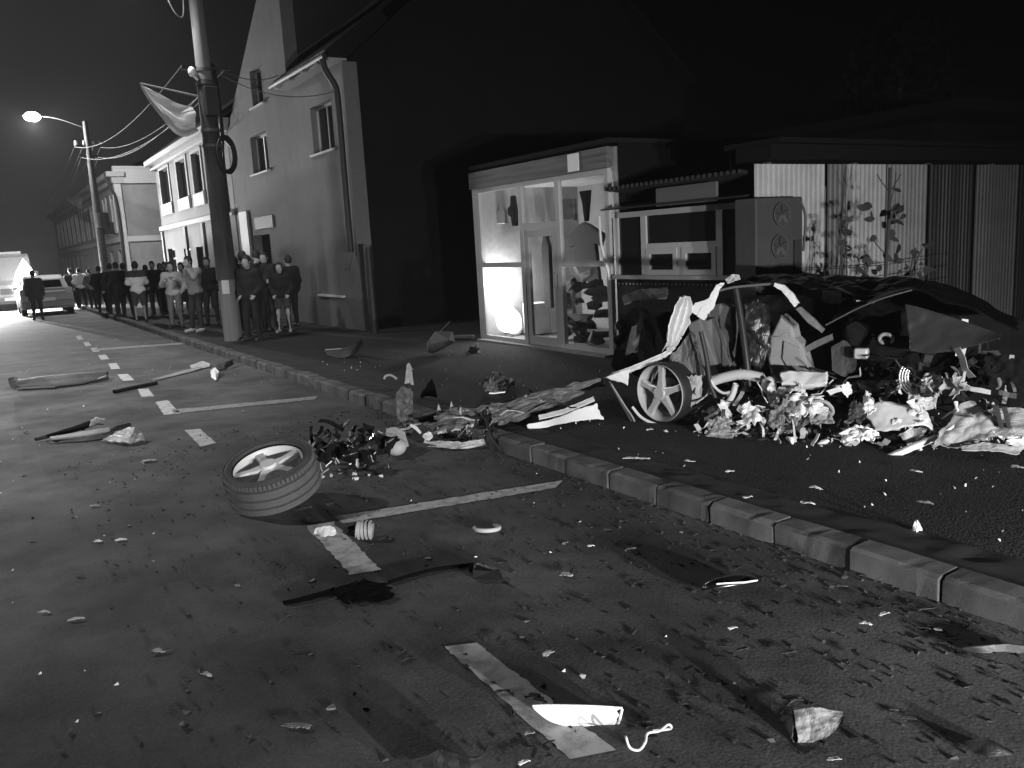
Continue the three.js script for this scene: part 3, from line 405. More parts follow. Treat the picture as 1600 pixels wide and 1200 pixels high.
// ------------------------------------------------------------------ poles, street lamps, cables, flags
const concrete = gm(0.24, 0.9, { map: rep(T_plaster, 0.8), bumpMap: rep(T_asphBump, 0.5), bumpScale: 0.004 }), black = gm(0.015, 0.6), galv = gm(0.3, 0.45, { metalness: 0.5 });
function streetLamp(parent, from, head, intensity, lensR, g, round) {       // arm, head, lens and its light, in the parent's axes
  const dir = head.clone().sub(from), arm = mesh('arm', tube([from, from.clone().addScaledVector(dir, 0.5).add(V(0, 0.12, 0)), head.clone().add(V(0, 0.05, 0))], 0.028, 6, 12), gm(0.05, 0.7), parent);
  const flat = V(dir.x, 0, dir.z).normalize(), ang = Math.atan2(-flat.z, flat.x);
  const hd = mesh('lamp_head', new THREE.SphereGeometry(1, 16, 10, 0, Math.PI * 2, 0, Math.PI / 2).scale(0.36, 0.13, 0.17).rotateY(ang).translate(head.x, head.y, head.z), gm(0.25, 0.5), parent);
  mesh('lens', new THREE.SphereGeometry(1, 20, 12).scale(lensR * 1.25, lensR * 0.75, lensR).rotateY(ang).translate(head.x, head.y - 0.03, head.z), glow(g), hd);
  const l = round ? new THREE.PointLight(0xffffff, intensity) : new THREE.SpotLight(0xffffff, intensity, 0, 1.38, 1); l.name = 'street_lamp_light'; l.position.set(head.x, head.y - 0.05 - lensR, head.z); if (l.target) { l.target.position.set(head.x, 0, head.z); parent.add(l.target); } l.castShadow = true; l.shadow.radius = 6; parent.add(l);
  return arm;
}
const nearS = 15.97, nearT = 0.8, farS = 38, farT = 1.2;
{
  const p = thing('utility_pole', 'tall round concrete utility pole standing in the crowd', 'pole', st(nearS, nearT, LOT), PHI);
  mesh('shaft', new THREE.CylinderGeometry(0.105, 0.19, 9.2, 20, 12).translate(0, 4.6, 0), concrete, p);
  const lq = onSide(188, -66, nearS), head = V(lq[0] - nearT, lq[1] - LOT, 0);
  streetLamp(p, V(-0.1, head.y - 0.35, 0), head, I_NEAR_LAMP, 0.12, 25);
  mesh('dark_band', new THREE.CylinderGeometry(0.158, 0.205, 3.9, 18, 1, true).translate(0, 3.2, 0), gm(0.05, 0.9, { map: rep(T_blotch, 0.9) }), p);  // darker band round the middle of the shaft
  for (const y of [5.35, 5.1, 4.2, 3.9]) mesh('clamp_band', new THREE.CylinderGeometry(0.192 - (y - 3.9) * 0.02, 0.194 - (y - 3.9) * 0.02, 0.06, 16).translate(0, y, 0), gm(0.08, 0.7), p);
  mesh('cable_bundle', [0, 1, 2, 3, 4].map((i) => tube([V(0.13 + 0.03 * i, 5.5, 0.05 - 0.05 * i), V(0.19 + 0.02 * i, 4.9, 0.06 - 0.04 * i), V(0.2 + 0.015 * i, 4.2, 0.05 - 0.03 * i), V(0.19, 3.4, 0.04 - 0.03 * i), V(0.2, 2.6, 0.03 - 0.02 * i)], 0.022, 6, 24)), black, p);
  mesh('junction_box', rbox(0.26, 0.55, 0.22, 0.02, 4.72, 0.24, 0.02), black, p);
  mesh('cable_coil', [0, 1, 2].map((i) => new THREE.TorusGeometry(0.28 + i * 0.025, 0.022, 6, 28).scale(0.75, 1.1, 1).rotateY(0.5).translate(0.20 + i * 0.01, 3.72, 0.12 + i * 0.04)), black, p);
  mesh('insulator', [new THREE.SphereGeometry(0.075, 12, 8).scale(1, 1.3, 1).translate(-0.24, 5.30, 0.05), rod(V(-0.05, 5.05, 0.03), V(-0.24, 5.25, 0.05), 0.02)], gm(0.85, 0.15), p);
  mesh('cross_arm', bar(V(-0.42, 5.36, 0.02), V(0.5, 5.40, 0.02), 0.05, 0.06), black, p);
  mesh('paper_notice', new THREE.CylinderGeometry(0.19, 0.19, 0.3, 10, 1, true, -0.9, 0.8).translate(0, 1.12, 0), gm(0.5, 0.9), p);
  mesh('wire_loop', tube([V(-0.16, 6.95, 0.02), V(-0.52, 6.75, 0.03), V(-0.40, 6.35, 0.02), V(-0.30, 6.3, 0.02), V(-0.22, 6.75, 0)], 0.012, 5, 24), gm(0.3, 0.6), p);
}
{
  const p = thing('utility_pole', 'farther slim utility pole carrying the lit street lamp', 'pole', st(farS, farT, LOT), PHI);
  mesh('shaft', new THREE.CylinderGeometry(0.10, 0.2, 7.6, 16, 8).translate(0, 3.8, 0), gm(0.06, 0.9, { map: rep(T_plaster, 0.8) }), p);
  const lq = onSide(50, 181, farS), head = V(lq[0] - farT, lq[1] - LOT, 0);
  streetLamp(p, V(-0.06, head.y - 0.4, 0), head, I_FAR_LAMP, 0.25, 30, true);
  mesh('transformer', [new THREE.CylinderGeometry(0.26, 0.26, 0.6, 16).translate(0.12, 3.55, 0.32), box(0.4, 0.5, 0.3, 0.35, 3.2, 0.1)], black, p);
  mesh('cross_arm', [bar(V(-0.5, 6.6, 0), V(0.5, 6.6, 0), 0.07, 0.07), bar(V(-0.4, 6.2, 0), V(0.4, 6.2, 0), 0.07, 0.07)], black, p);
  mesh('insulator', [-0.45, -0.15, 0.2, 0.45].map((x) => new THREE.CylinderGeometry(0.05, 0.06, 0.16, 8).translate(x, 6.72, 0)), gm(0.6, 0.3), p);
}
{
  for (const [s, label, cd] of [[11.5, 'street lamp pole on the opposite pavement, out of view at left', I_LEFT_LAMP], [62, 'added street lamp pole farther down the opposite pavement, unseen at left', 300]]) {  // the farther pole is added, unseen, to brighten the far facade
  const p = thing('utility_pole', label, 'pole', st(s, -10.3, 0.1), PHI);
  mesh('shaft', new THREE.CylinderGeometry(0.09, 0.17, 7.6, 16, 8).translate(0, 3.8, 0), concrete, p);
  streetLamp(p, V(0.08, 7.1, 0), V(2.2, 7.4, 0), cd, 0.14, 25);
  }
}
function cable(a, b, sag, label, r = 0.009) { const P = []; for (let i = 0; i <= 10; i++) { const f = i / 10, q = a.clone().lerp(b, f); q.y -= sag * 4 * f * (1 - f); P.push(q); } return tag(mesh('overhead_cable', tube(P, r, 4, 20), gm(0.08, 0.7)), label, 'cable', 'overhead cables along the street'); }
[[5.42, -0.4, 6.62, -0.5], [5.42, 0.45, 6.62, 0.45], [5.1, 0.1, 6.22, 0.3], [4.95, 0.1, 6.2, -0.3]].forEach(([y0, t0, y1, t1], i) => cable(st(nearS, nearT + t0, y0 + LOT), st(farS, farT + t1, y1), 0.5, 'overhead cable between the two utility poles, ' + ['upper one over the road', 'upper one over the pavement', 'lower one over the pavement', 'lowest of the four'][i]));
[[6.66, -0.5], [6.66, -0.2], [6.66, 0.2], [6.66, 0.48], [6.25, -0.3], [6.25, 0.35]].forEach(([y, t], i) => cable(st(farS, farT + t, y), st(72, farT + t + 0.2, y - 0.3), 0.7 + 0.1 * i, 'overhead cable leaving the far pole down the street, ' + ['outermost over the road', 'second from road, upper arm', 'third from road, upper arm', 'outermost over the pavement', 'road side of lower arm', 'pavement side of lower arm'][i]));
cable(st(nearS, nearT + 0.3, 5.45), st(18.4, TF - 0.2, 5.9), 0.15, 'service cable from near pole to the gabled house');
cable(st(nearS, nearT + 0.3, 5.35), st(15.2, TF - 0.1, 5.0), 0.25, 'sagging service cable from near pole to the house corner');
cable(st(nearS, nearT + 0.2, 5.2), st(27, TF - 0.1, 5.2), 0.2, 'service cable from near pole to the pale house');
// flags
{
  const q = (u, v, dt = 0) => { const s = nearS - dt, a = onSide(u, v, s); return st(s, a[0], a[1]); };
  const f = thing('flag', 'large drooping banded flag on the near utility pole', 'flag');
  const A = q(316, 152), B = q(219, 130, 0.35);
  mesh('staff', rod(A, B, 0.02, 0.014), gm(0.3, 0.5), f);
  const N = 26, M = 18, top = [V(0, 0, 0)], T = new THREE.CatmullRomCurve3([q(219, 131, 0.35), q(245, 145, 0.3), q(275, 160, 0.2), q(302, 166, 0.1)]), Bt = new THREE.CatmullRomCurve3([q(221, 137, 0.35), q(243, 170, 0.42), q(268, 200, 0.36), q(287, 214, 0.25), q(309, 206, 0.12)]);
  const bands = [0.40, 0.62, 0.34];
  for (let k = 0; k < 3; k++) { const pos = [], idx = [], v0 = k / 3, v1 = (k + 1) / 3, m = 8; for (let j = 0; j <= m; j++) for (let i = 0; i <= N; i++) { const u = i / N, v = lerp(v0, v1, j / m), p = T.getPoint(u).lerp(Bt.getPoint(u), v); const w = 0.09 * Math.sin(v * 9 + u * 5) * u + 0.05 * Math.sin(v * 19 - u * 4) * v + 0.04 * Math.sin(u * 14 + v * 3) * v; p.addScaledVector(SD, -w); pos.push(p.x, p.y, p.z); } for (let j = 0; j < m; j++) for (let i = 0; i < N; i++) { const a = j * (N + 1) + i; idx.push(a, a + 1, a + N + 1, a + 1, a + N + 2, a + N + 1); } const g = new THREE.BufferGeometry(); g.setAttribute('position', new THREE.Float32BufferAttribute(pos, 3)); g.setIndex(idx); g.computeVertexNormals(); mesh('cloth_band', g, gm(bands[k], 0.95, { transmission: 0.25, thickness: 0 }), f); }
  const f2 = thing('flag', 'small bright flag hanging on the far building', 'flag');
  const r = (u, v) => { const a = onFront(u, v, TF - 0.9); return st(a[0], TF - 0.9, a[1]); };
  mesh('staff', rod(r(129, 325), r(104, 306), 0.03, 0.02), gm(0.4, 0.5), f2);
  mesh('cloth', sheet([r(103, 307), r(115, 314), r(128, 306)], [r(105, 314), r(116, 322), r(128, 327)], { n: 16, m: 8, amp: 0.05, freq: 2, thick: 0.01, fold: 0 }), gm(0.6, 0.9), f2);
}
// ------------------------------------------------------------------ vehicles
const tyreM = gm(0.02, 0.85), carGlass = gm(0.02, 0.05), plateM = gm(0.75, 0.5);
function wheelGeo(R, w, rimR) { const p = []; for (const [x, y] of [[rimR, -w / 2], [R * 0.94, -w / 2], [R, -w * 0.38], [R, w * 0.38], [R * 0.94, w / 2], [rimR, w / 2]]) p.push(new THREE.Vector2(x, y)); return new THREE.LatheGeometry(p, 28).rotateZ(Math.PI / 2); }
function carWheel(parent, x, z, R) { const w = mesh('wheel', wheelGeo(R, 0.2, R * 0.62), tyreM, parent); w.position.set(x, R, z); mesh('rim', [new THREE.CylinderGeometry(R * 0.62, R * 0.62, 0.16, 20).rotateZ(Math.PI / 2), ...[0, 1, 2, 3, 4].map((i) => box(0.18, R * 0.5, 0.06, 0, R * 0.3, 0).rotateX(i * 1.257))], gm(0.35, 0.4), w); return w; }
function profile(pts, w, bevel) { const g = new THREE.ExtrudeGeometry(new THREE.Shape(pts.map(([a, b]) => new THREE.Vector2(a, b))), { depth: w - 2 * bevel, bevelEnabled: true, bevelSize: bevel, bevelThickness: bevel, bevelSegments: 3 }); return g.translate(0, 0, -(w / 2 - bevel)).rotateY(-Math.PI / 2); }   // profile x -> +z
function hatchback(label, pos, turn, paintC, o = {}) {
  const c = thing('parked_car', label, 'car', pos, turn), pm = gm(paintC, 0.3, { clearcoat: 1, clearcoatRoughness: 0.08 });
  mesh('body', profile([[-1.95, 0.3], [-1.35, 0.26], [1.4, 0.26], [1.98, 0.32], [2.02, 0.62], [1.85, 0.78], [0.95, 0.92], [-1.95, 0.95], [-2.02, 0.7]], 1.74, 0.05), pm, c);
  const taper = (g) => { const p = g.attributes.position; for (let i = 0; i < p.count; i++) { const y = p.getY(i); if (y > 0.8) p.setX(i, p.getX(i) * (1 - 0.30 * (y - 0.8))); } g.computeVertexNormals(); return g; };
  mesh('cabin', taper(profile([[0.98, 0.88], [0.25, 1.30], [-0.6, 1.38], [-1.2, 1.36], [-1.6, 1.24], [-1.93, 0.92]], 1.62, 0.12)), pm, c);
  mesh('windscreen', box(1.22, 0.62, 0.02).rotateX(-0.98).translate(0, 1.18, 0.70), carGlass, c);
  mesh('rear_window', taper(box(1.20, 0.36, 0.02, 0, 0, 0).rotateX(0.55).translate(0, 1.14, -1.86)), carGlass, c);
  for (const s of [-1, 1]) { for (const z of [-0.85, 0.15]) mesh('side_window', box(0.02, 0.36, 0.82).translate(s * 0.745, 1.14, z), carGlass, c); mesh('tail_light', rbox(0.22, 0.30, 0.06, s * 0.72, 0.86, -2.02, 0.02), gm(0.35, 0.15), c); const hl = mesh('headlight', rbox(0.36, 0.16, 0.08, s * 0.62, 0.70, 2.0, 0.03), o.lit ? glow(6) : gm(0.6, 0.1), c); mesh('wing_mirror', rbox(0.18, 0.12, 0.1, s * 0.9, 1.0, 0.75, 0.03), pm, c); for (const z of [-1.25, 1.28]) carWheel(c, s * 0.78, z, 0.31); }
  mesh('rear_bumper', rbox(1.7, 0.26, 0.14, 0, 0.42, -2.04, 0.05), gm(paintC * 0.6, 0.5), c); mesh('front_bumper', rbox(1.7, 0.24, 0.14, 0, 0.42, 2.02, 0.05), gm(paintC * 0.8, 0.5), c);
  mesh('number_plate', box(0.52, 0.12, 0.02).translate(0, 0.60, -2.09), plateM, c);
  return c;
}
function van(label, pos, turn, lamps, intensity, aim, glarePanel, cone = 1.15, bodyC = 0.75) {
  const c = thing('emergency_van', label, 'van', pos, turn), pm = gm(bodyC, 0.35, { clearcoat: 0.8, clearcoatRoughness: 0.1 });
  mesh('body', profile([[-5.2, 0.4], [-0.1, 0.35], [0, 0.6], [-0.05, 1.05], [-0.75, 1.25], [-1.6, 2.25], [-1.9, 2.38], [-5.1, 2.38], [-5.25, 2.2]], 1.92, 0.06), pm, c);
  mesh('windscreen', box(1.6, 1.18, 0.02).rotateX(-0.705).translate(0, 1.76, -1.13), carGlass, c);
  mesh('grille', rbox(0.8, 0.26, 0.05, 0, 0.82, 0.03, 0.02), gm(0.03, 0.5), c);
  mesh('bumper', rbox(1.9, 0.28, 0.2, 0, 0.48, 0.02, 0.05), gm(0.1, 0.6), c);
  mesh('number_plate', box(0.52, 0.12, 0.02).translate(0, 0.5, 0.135), plateM, c);
  const lb = mesh('light_bar', rbox(1.4, 0.14, 0.3, 0, 2.50, -2.1, 0.04), gm(0.3, 0.2), c);
  for (const s of [-1, 1]) {
    mesh('side_window', box(0.02, 0.55, 0.8).translate(s * 0.965, 1.7, -1.75), carGlass, c); mesh('wing_mirror', rbox(0.2, 0.3, 0.12, s * 1.1, 1.5, -0.95, 0.04), gm(0.05, 0.6), c);
    const hl = mesh('headlight', rbox(0.42, 0.36, 0.06, s * 0.68, 0.90, 0.05, 0.05), glow(lamps), c);
    const l = new THREE.SpotLight(0xffffff, intensity, 0, cone, 0.95); l.name = 'headlight_beam'; l.position.set(s * 0.70, 0.90, 0.12); l.target.position.set(s * 0.70 + aim[0], 0.90 + aim[1], 0.12 + aim[2]); l.castShadow = true; l.shadow.radius = 5; c.add(l); c.add(l.target);
    for (const z of [-0.95, -4.2]) carWheel(c, s * 0.84, z, 0.36);
if (glarePanel && s > 0) { const sh = new THREE.Shape([[-0.42, 0.5], [0.46, 0.5], [0.50, 1.15], [0.36, 1.55], [0.14, 1.95], [0.02, 2.15], [-0.10, 1.95], [-0.32, 1.55], [-0.46, 1.1]].map(([p, q]) => new THREE.Vector2(p, q))); const m = mesh('glare_panel', new THREE.ExtrudeGeometry(sh, { depth: 0.04, bevelEnabled: true, bevelSize: 0.03, bevelThickness: 0.02, bevelSegments: 2 }).translate(0.62, 0, 0.16), glow(lamps * 0.5), c); const fl = new THREE.SpotLight(0xffffff, I_GLARE, 0, 1.2, 0.9); fl.name = 'glare_beam'; fl.position.set(0.62, 1.3, 0.30); fl.target.position.set(0.62, 1.1, 2); fl.castShadow = true; fl.shadow.radius = 14; c.add(fl); c.add(fl.target); mesh('glare_bracket', box(0.08, 1.3, 0.06, 0.62, 1.3, 0.10), gm(0.05, 0.6), m); }  // glowing panel and beam added in the shape of the headlight glare
  }
  return c;
}
hatchback('grey hatchback seen from behind beside the glaring headlights', st(36.1, -1.35, 0), PHI + Math.PI, 0.42);
van('van facing up the street with an added glowing panel for headlight glare', st(40.8, -2.3, 0), PHI, 40, I_FAR_VAN, [0, -0.06, 1], true, 1.15, 0.2);
van('white van parked on the near side whose headlights light the wreck', st(-7.35, -1.75, 0), PHI + Math.PI, 20, I_NEAR_VAN, [-0.30, -0.17, 1], false, 0.64);
// ------------------------------------------------------------------ the wreck
const WA = onGround(1045, 660, LOT), WTURN = -0.609;
const wX = V(Math.cos(WTURN), 0, -Math.sin(WTURN)), wZ = V(Math.sin(WTURN), 0, Math.cos(WTURN));
const W = (u, v, off = 0) => { const d = ray(u, v), o = V(0, EYE, 0).sub(WA), k = (-off - o.dot(wZ)) / d.dot(wZ); const p = o.addScaledVector(d, k); return V(p.dot(wX), p.y, p.dot(wZ)); };
const WL = (list, off) => list.map(([u, v, o]) => W(u, v, o ?? off));
const wreckThing = (name, label, cat, group) => thing(name, label, cat, WA, WTURN, group);
function slab(px, off, thick, bevel = 0.02) { const P = WL(px, off), sh = new THREE.Shape(P.map((p) => new THREE.Vector2(p.x, p.y))); return new THREE.ExtrudeGeometry(sh, { depth: thick, bevelEnabled: true, bevelSize: bevel, bevelThickness: bevel, bevelSegments: 3 }).translate(0, 0, -off - thick); }
const darkPaint = gm(0.004, 0.3, { specularIntensity: 0.5 }), scorched = gm(0.006, 0.8, { specularIntensity: 0.2 }), torn = gm(0.30, 0.5, { map: rep(T_blotch, 0.4) }), bright = gm(0.72, 0.6), pale = gm(0.52, 0.65, { map: rep(T_plaster, 0.5) }), alloy = gm(0.46, 0.32, { metalness: 0.25 }), seatM = gm(0.20, 0.9, { map: rep(T_plaster, 0.4) }), clothW = gm(0.68, 0.95), grime = gm(0.22, 0.8, { map: rep(T_blotch, 0.22) }), blackGloss = gm(0.012, 0.22);
function alloyRim(parent, R, name = 'rim', met = alloy) {               // five-spoke rim round +z
  const p = []; for (const [r, z] of [[R * 0.98, 0.10], [R, 0.085], [R * 0.95, 0.07], [R * 0.90, 0.0], [R * 0.86, -0.09], [R * 0.9, -0.11], [R, -0.12]]) p.push(new THREE.Vector2(r, z));
  const b = mesh(name, new THREE.LatheGeometry(p, 40).rotateX(Math.PI / 2), met, parent);
  for (let i = 0; i < 5; i++) { const sh = new THREE.Shape([[-0.036, 0.03], [0.036, 0.03], [0.018, R * 0.55], [0.026, R * 0.93], [-0.026, R * 0.93], [-0.018, R * 0.55]].map(([a, c]) => new THREE.Vector2(a, c))); mesh('spoke', new THREE.ExtrudeGeometry(sh, { depth: 0.03, bevelEnabled: true, bevelSize: 0.008, bevelThickness: 0.008, bevelSegments: 2 }).rotateX(-0.08).rotateZ(i * 1.2566).translate(0, 0, 0.055), met, b); }
  mesh('hub_cap', [new THREE.CylinderGeometry(0.055, 0.065, 0.05, 20).rotateX(Math.PI / 2).translate(0, 0, 0.085)], met, b);
  return b;
}
const wreck = wreckThing('wrecked_car', 'blown-apart dark car wreck with torn white airbag cloth', 'car');
mesh('roof_panel', sheet(WL([[1138, 437], [1200, 428], [1290, 430], [1370, 432], [1424, 439]], 1.25), WL([[1128, 453], [1208, 445], [1270, 450], [1330, 470], [1392, 474]], 0.15), { n: 50, m: 20, amp: 0.075, freq: 4, thick: 0.012, fold: 0.85, rag: 0.12, tear: 0.1 }), darkPaint, wreck);
mesh('bonnet', sheet(WL([[1320, 440], [1400, 433], [1455, 442], [1530, 470], [1597, 504]], 1.15), WL([[1293, 508], [1380, 467], [1425, 454], [1500, 480], [1596, 518]], 0.10), { n: 50, m: 20, amp: 0.06, freq: 3.2, thick: 0.012, fold: 0.75, smooth: true, rag: 0.06 }), darkPaint, wreck);
const fender = mesh('front_fender', sheet(WL([[1412, 474], [1445, 482], [1490, 496], [1530, 510], [1566, 522]], 0.10), WL([[1420, 549], [1450, 554], [1490, 550], [1530, 539], [1566, 528]], 0.0), { n: 40, m: 16, amp: 0.035, freq: 4, thick: 0.01, fold: 0.3, smooth: true, k: 2, rag: 0.04 }), gm(0.028, 0.26), wreck);
mesh('fender_edge', tube(WL([[1290, 508, 0.06], [1340, 482, 0.06], [1380, 466, 0.06], [1425, 453, 0.08]]), 0.006, 6, 30), gm(0.08, 0.5), fender);
mesh('front_valance', sheet(WL([[1540, 548], [1580, 552], [1620, 560]], 0.02), WL([[1520, 600], [1570, 622], [1620, 630]], 0.0), { n: 16, m: 12, amp: 0.05, freq: 8, k: 5, rag: 0.25, tear: 0.3 }), scorched, wreck);
mesh('far_fender', sheet(WL([[1285, 446], [1400, 440], [1500, 462], [1640, 520]], 1.35), WL([[1285, 640], [1400, 645], [1500, 650], [1640, 650]], 1.35), { n: 20, m: 10, amp: 0.04, freq: 4, k: 19, rag: 0 }), scorched, wreck);
mesh('engine_block', [shard(0.28, 0.2, 0.22, 22).translate(...W(1390, 560, 0.45).toArray()), shard(0.2, 0.22, 0.2, 22).translate(...W(1350, 540, 0.5).toArray()), shard(0.22, 0.16, 0.2, 20).translate(...W(1520, 590, 0.4).toArray()), shard(0.2, 0.12, 0.2, 20).translate(...W(1465, 570, 0.5).toArray())], scorched, wreck);
mesh('bulkhead', sheet(WL([[1285, 510], [1340, 492], [1410, 480]], 0.7), WL([[1290, 640], [1350, 645], [1420, 650]], 0.7), { n: 18, m: 14, amp: 0.06, freq: 5, k: 7 }), scorched, wreck);
mesh('engine_cover', sheet(WL([[1298, 540], [1318, 530], [1340, 545]], 0.3), WL([[1300, 580], [1320, 592], [1338, 580]], 0.25), { n: 12, m: 10, amp: 0.03, freq: 7, k: 3 }), gm(0.06, 0.2), wreck);
mesh('fluid_cap', new THREE.TorusGeometry(0.05, 0.016, 8, 18).rotateX(0.5).translate(...W(1385, 530, 0.25).toArray()), gm(0.3, 0.25), wreck);
mesh('white_reservoir', rbox(0.11, 0.09, 0.08, ...W(1346, 552, 0.2).toArray(), 0.02), gm(0.4, 0.4), wreck);
const pil = mesh('bent_pillar', sheet(WL([[1212, 441], [1226, 445], [1240, 457], [1250, 474]], 0.1), WL([[1210, 447], [1222, 454], [1232, 466], [1243, 480]], 0.1), { n: 14, m: 4, amp: 0.008, freq: 14, thick: 0.03 }), gm(0.62, 0.55), wreck);
mesh('pillar_root', sheet(WL([[1252, 478], [1270, 494], [1290, 514]], 0.12), WL([[1244, 482], [1264, 504], [1286, 520]], 0.12), { n: 14, m: 4, amp: 0.01, freq: 12, thick: 0.03, k: 4 }), gm(0.14, 0.5), pil);
mesh('roof_rail', tube(WL([[1112, 458], [1140, 450], [1175, 446], [1212, 443]], 0.12), 0.012, 6, 20), gm(0.12, 0.5), wreck);
const rs = mesh('rear_seat', slab([[1078, 508], [1092, 502], [1122, 582], [1110, 594]], 0.30, 0.14), gm(0.16, 0.9, { map: rep(T_plaster, 0.4) }), wreck);
mesh('seat_cushion', slab([[1096, 506], [1110, 502], [1128, 540], [1140, 571], [1118, 576]], 0.42, 0.12), seatM, rs);
mesh('headrest', slab([[1107, 484], [1126, 479], [1141, 484], [1143, 520], [1138, 556], [1126, 548], [1114, 510]], 0.58, 0.12, 0.03), gm(0.13, 0.9), rs);
const fs = mesh('front_seat', slab([[1222, 500], [1234, 512], [1238, 530], [1248, 540], [1254, 560], [1263, 588], [1213, 593], [1206, 562], [1209, 528]], 0.34, 0.16, 0.03), gm(0.30, 0.9, { map: rep(T_plaster, 0.35) }), wreck);
mesh('seat_side', slab([[1226, 535], [1248, 545], [1258, 575], [1240, 588], [1224, 560]], 0.30, 0.03, 0.01), gm(0.22, 0.9), fs);
mesh('trim_strip', sheet(WL([[1246, 548], [1275, 532], [1302, 520]], 0.4), WL([[1252, 556], [1278, 543], [1303, 531]], 0.4), { n: 10, m: 4, amp: 0.01, freq: 8, thick: 0.01 }), gm(0.10, 0.7), wreck);
mesh('floor_pan', sheet(WL([[1090, 640], [1200, 640], [1320, 650], [1440, 660], [1560, 665]], 1.2), WL([[1085, 655], [1200, 668], [1320, 675], [1440, 690], [1560, 690]], 0.1), { n: 30, m: 14, amp: 0.06, freq: 5, k: 8 }), scorched, wreck);
mesh('far_door', sheet(WL([[1130, 460], [1200, 455], [1290, 462], [1330, 480]], 1.3), WL([[1110, 620], [1190, 630], [1280, 635], [1330, 640]], 1.3), { n: 24, m: 14, amp: 0.05, freq: 4, k: 9 }), scorched, wreck);
mesh('torn_quarter_panel', sheet(WL([[1044, 556], [1060, 540], [1078, 512], [1090, 520]], 0.1), WL([[1078, 642], [1090, 632], [1100, 610], [1102, 585]], 0.05), { n: 16, m: 20, amp: 0.03, freq: 8, k: 11 }), gm(0.17, 0.7, { map: rep(T_blotch, 0.3) }), wreck);
mesh('torn_flap', sheet(WL([[1072, 584], [1086, 582], [1099, 580]], -0.02), WL([[1080, 641], [1090, 634], [1097, 622]], -0.03), { n: 8, m: 12, amp: 0.015, freq: 10, k: 12, rag: 0.2 }), pale, wreck);
mesh('boot_lid', sheet(WL([[972, 464], [1000, 455], [1046, 451]], 0.9), WL([[975, 478], [1004, 471], [1044, 468]], 0.7), { n: 16, m: 6, amp: 0.02, freq: 6, k: 13, thick: 0.02 }), gm(0.13, 0.5), wreck);
mesh('rear_shell', sheet(WL([[965, 482], [1000, 474], [1060, 470], [1110, 470]], 0.9), WL([[955, 580], [985, 600], [1040, 610], [1100, 610]], 0.8), { n: 24, m: 16, amp: 0.08, freq: 4, k: 14, rag: 0.2 }), scorched, wreck);
mesh('rear_light_panel', sheet(WL([[988, 508], [1002, 502]], 0.5), WL([[976, 558], [996, 552]], 0.5), { n: 8, m: 10, amp: 0.02, freq: 9, k: 15 }), gm(0.10, 0.5), wreck);
const rw = new THREE.Group(); rw.name = 'rear_wheel'; rw.position.copy(W(1041, 612, 0.02)); rw.rotation.y = -0.26; wreck.add(rw);
alloyRim(rw, 0.262);
mesh('tyre', new THREE.LatheGeometry([[0.262, 0.09], [0.270, 0.085], [0.278, 0.05], [0.278, -0.08], [0.27, -0.12], [0.262, -0.11]].map(([a, b]) => new THREE.Vector2(a, b)), 36).rotateX(Math.PI / 2), gm(0.012, 0.6), rw);
mesh('brake_disc', new THREE.CylinderGeometry(0.13, 0.13, 0.03, 24).rotateX(Math.PI / 2).translate(0, 0, -0.04), gm(0.08, 0.4), rw);
const ab = mesh('airbag_cloth', sheet(WL([[1066, 460], [1054, 480], [1044, 502], [1041, 535], [1034, 554]], -0.02), WL([[1078, 461], [1084, 482], [1081, 508], [1068, 528], [1050, 547]], 0.05), { n: 46, m: 26, amp: 0.03, freq: 12, thick: 0.006, fold: 0.3, pleat: 3.5, rag: 0.22, tear: 0.16 }), clothW, wreck);
mesh('airbag_wing', sheet(WL([[1124, 446], [1108, 468], [1086, 474], [1078, 486]], 0.04), WL([[1132, 439], [1117, 472], [1108, 490], [1099, 504]], 0.06), { n: 26, m: 14, amp: 0.025, freq: 12, thick: 0.006, fold: 0.3, pleat: 2, rag: 0.15, k: 2 }), clothW, ab);
mesh('airbag_strip', sheet(WL([[1056, 538], [1032, 552], [988, 571], [938, 589]], 0.0), WL([[1058, 549], [1036, 561], [992, 581], [942, 594]], 0.03), { n: 46, m: 10, amp: 0.014, freq: 14, thick: 0.006, fold: 0.3, pleat: 2, k: 3, rag: 0.25 }), clothW, ab);
mesh('airbag_flap', sheet(WL([[946, 589], [966, 581], [984, 575]], 0.0), WL([[956, 594], [972, 598], [981, 604]], 0.02), { n: 12, m: 8, amp: 0.012, freq: 10, thick: 0.005, fold: 0.4, k: 4 }), gm(0.8, 0.9), ab);
mesh('airbag_tip', sheet(WL([[1134, 438], [1146, 429], [1156, 430]], 0.15), WL([[1138, 444], [1150, 440], [1158, 437]], 0.12), { n: 10, m: 6, amp: 0.015, freq: 14, thick: 0.008, k: 5 }), gm(0.5, 0.8), ab);
// cables and straps at the rear wheel
for (const [pts, r, c] of [[[[952, 596], [966, 622], [982, 650], [994, 672]], 0.012, 0.03], [[[955, 600], [975, 632], [990, 655], [996, 676]], 0.009, 0.25], [[[988, 636], [1002, 652], [1022, 662], [1038, 665]], 0.014, 0.6], [[[1108, 590], [1118, 606], [1130, 614], [1142, 612]], 0.012, 0.55], [[[1095, 518], [1104, 560], [1110, 600], [1118, 622]], 0.02, 0.02], [[[1150, 600], [1142, 622], [1122, 645], [1092, 662]], 0.026, 0.5], [[[1152, 672], [1175, 671], [1200, 669]], 0.014, 0.5]]) mesh('loose_strap', tube(WL(pts, -0.06), r, 7, 24), gm(c, 0.6), wreck);
mesh('pale_pipe', tube(WL([[1112, 596], [1130, 590], [1160, 585], [1190, 590]], 0.0), 0.045, 10, 16), gm(0.5, 0.6), wreck);
mesh('lamp_pod', new THREE.SphereGeometry(0.075, 18, 12).scale(0.8, 1, 1).translate(...W(1201, 602, -0.02).toArray()), gm(0.5, 0.5), wreck);
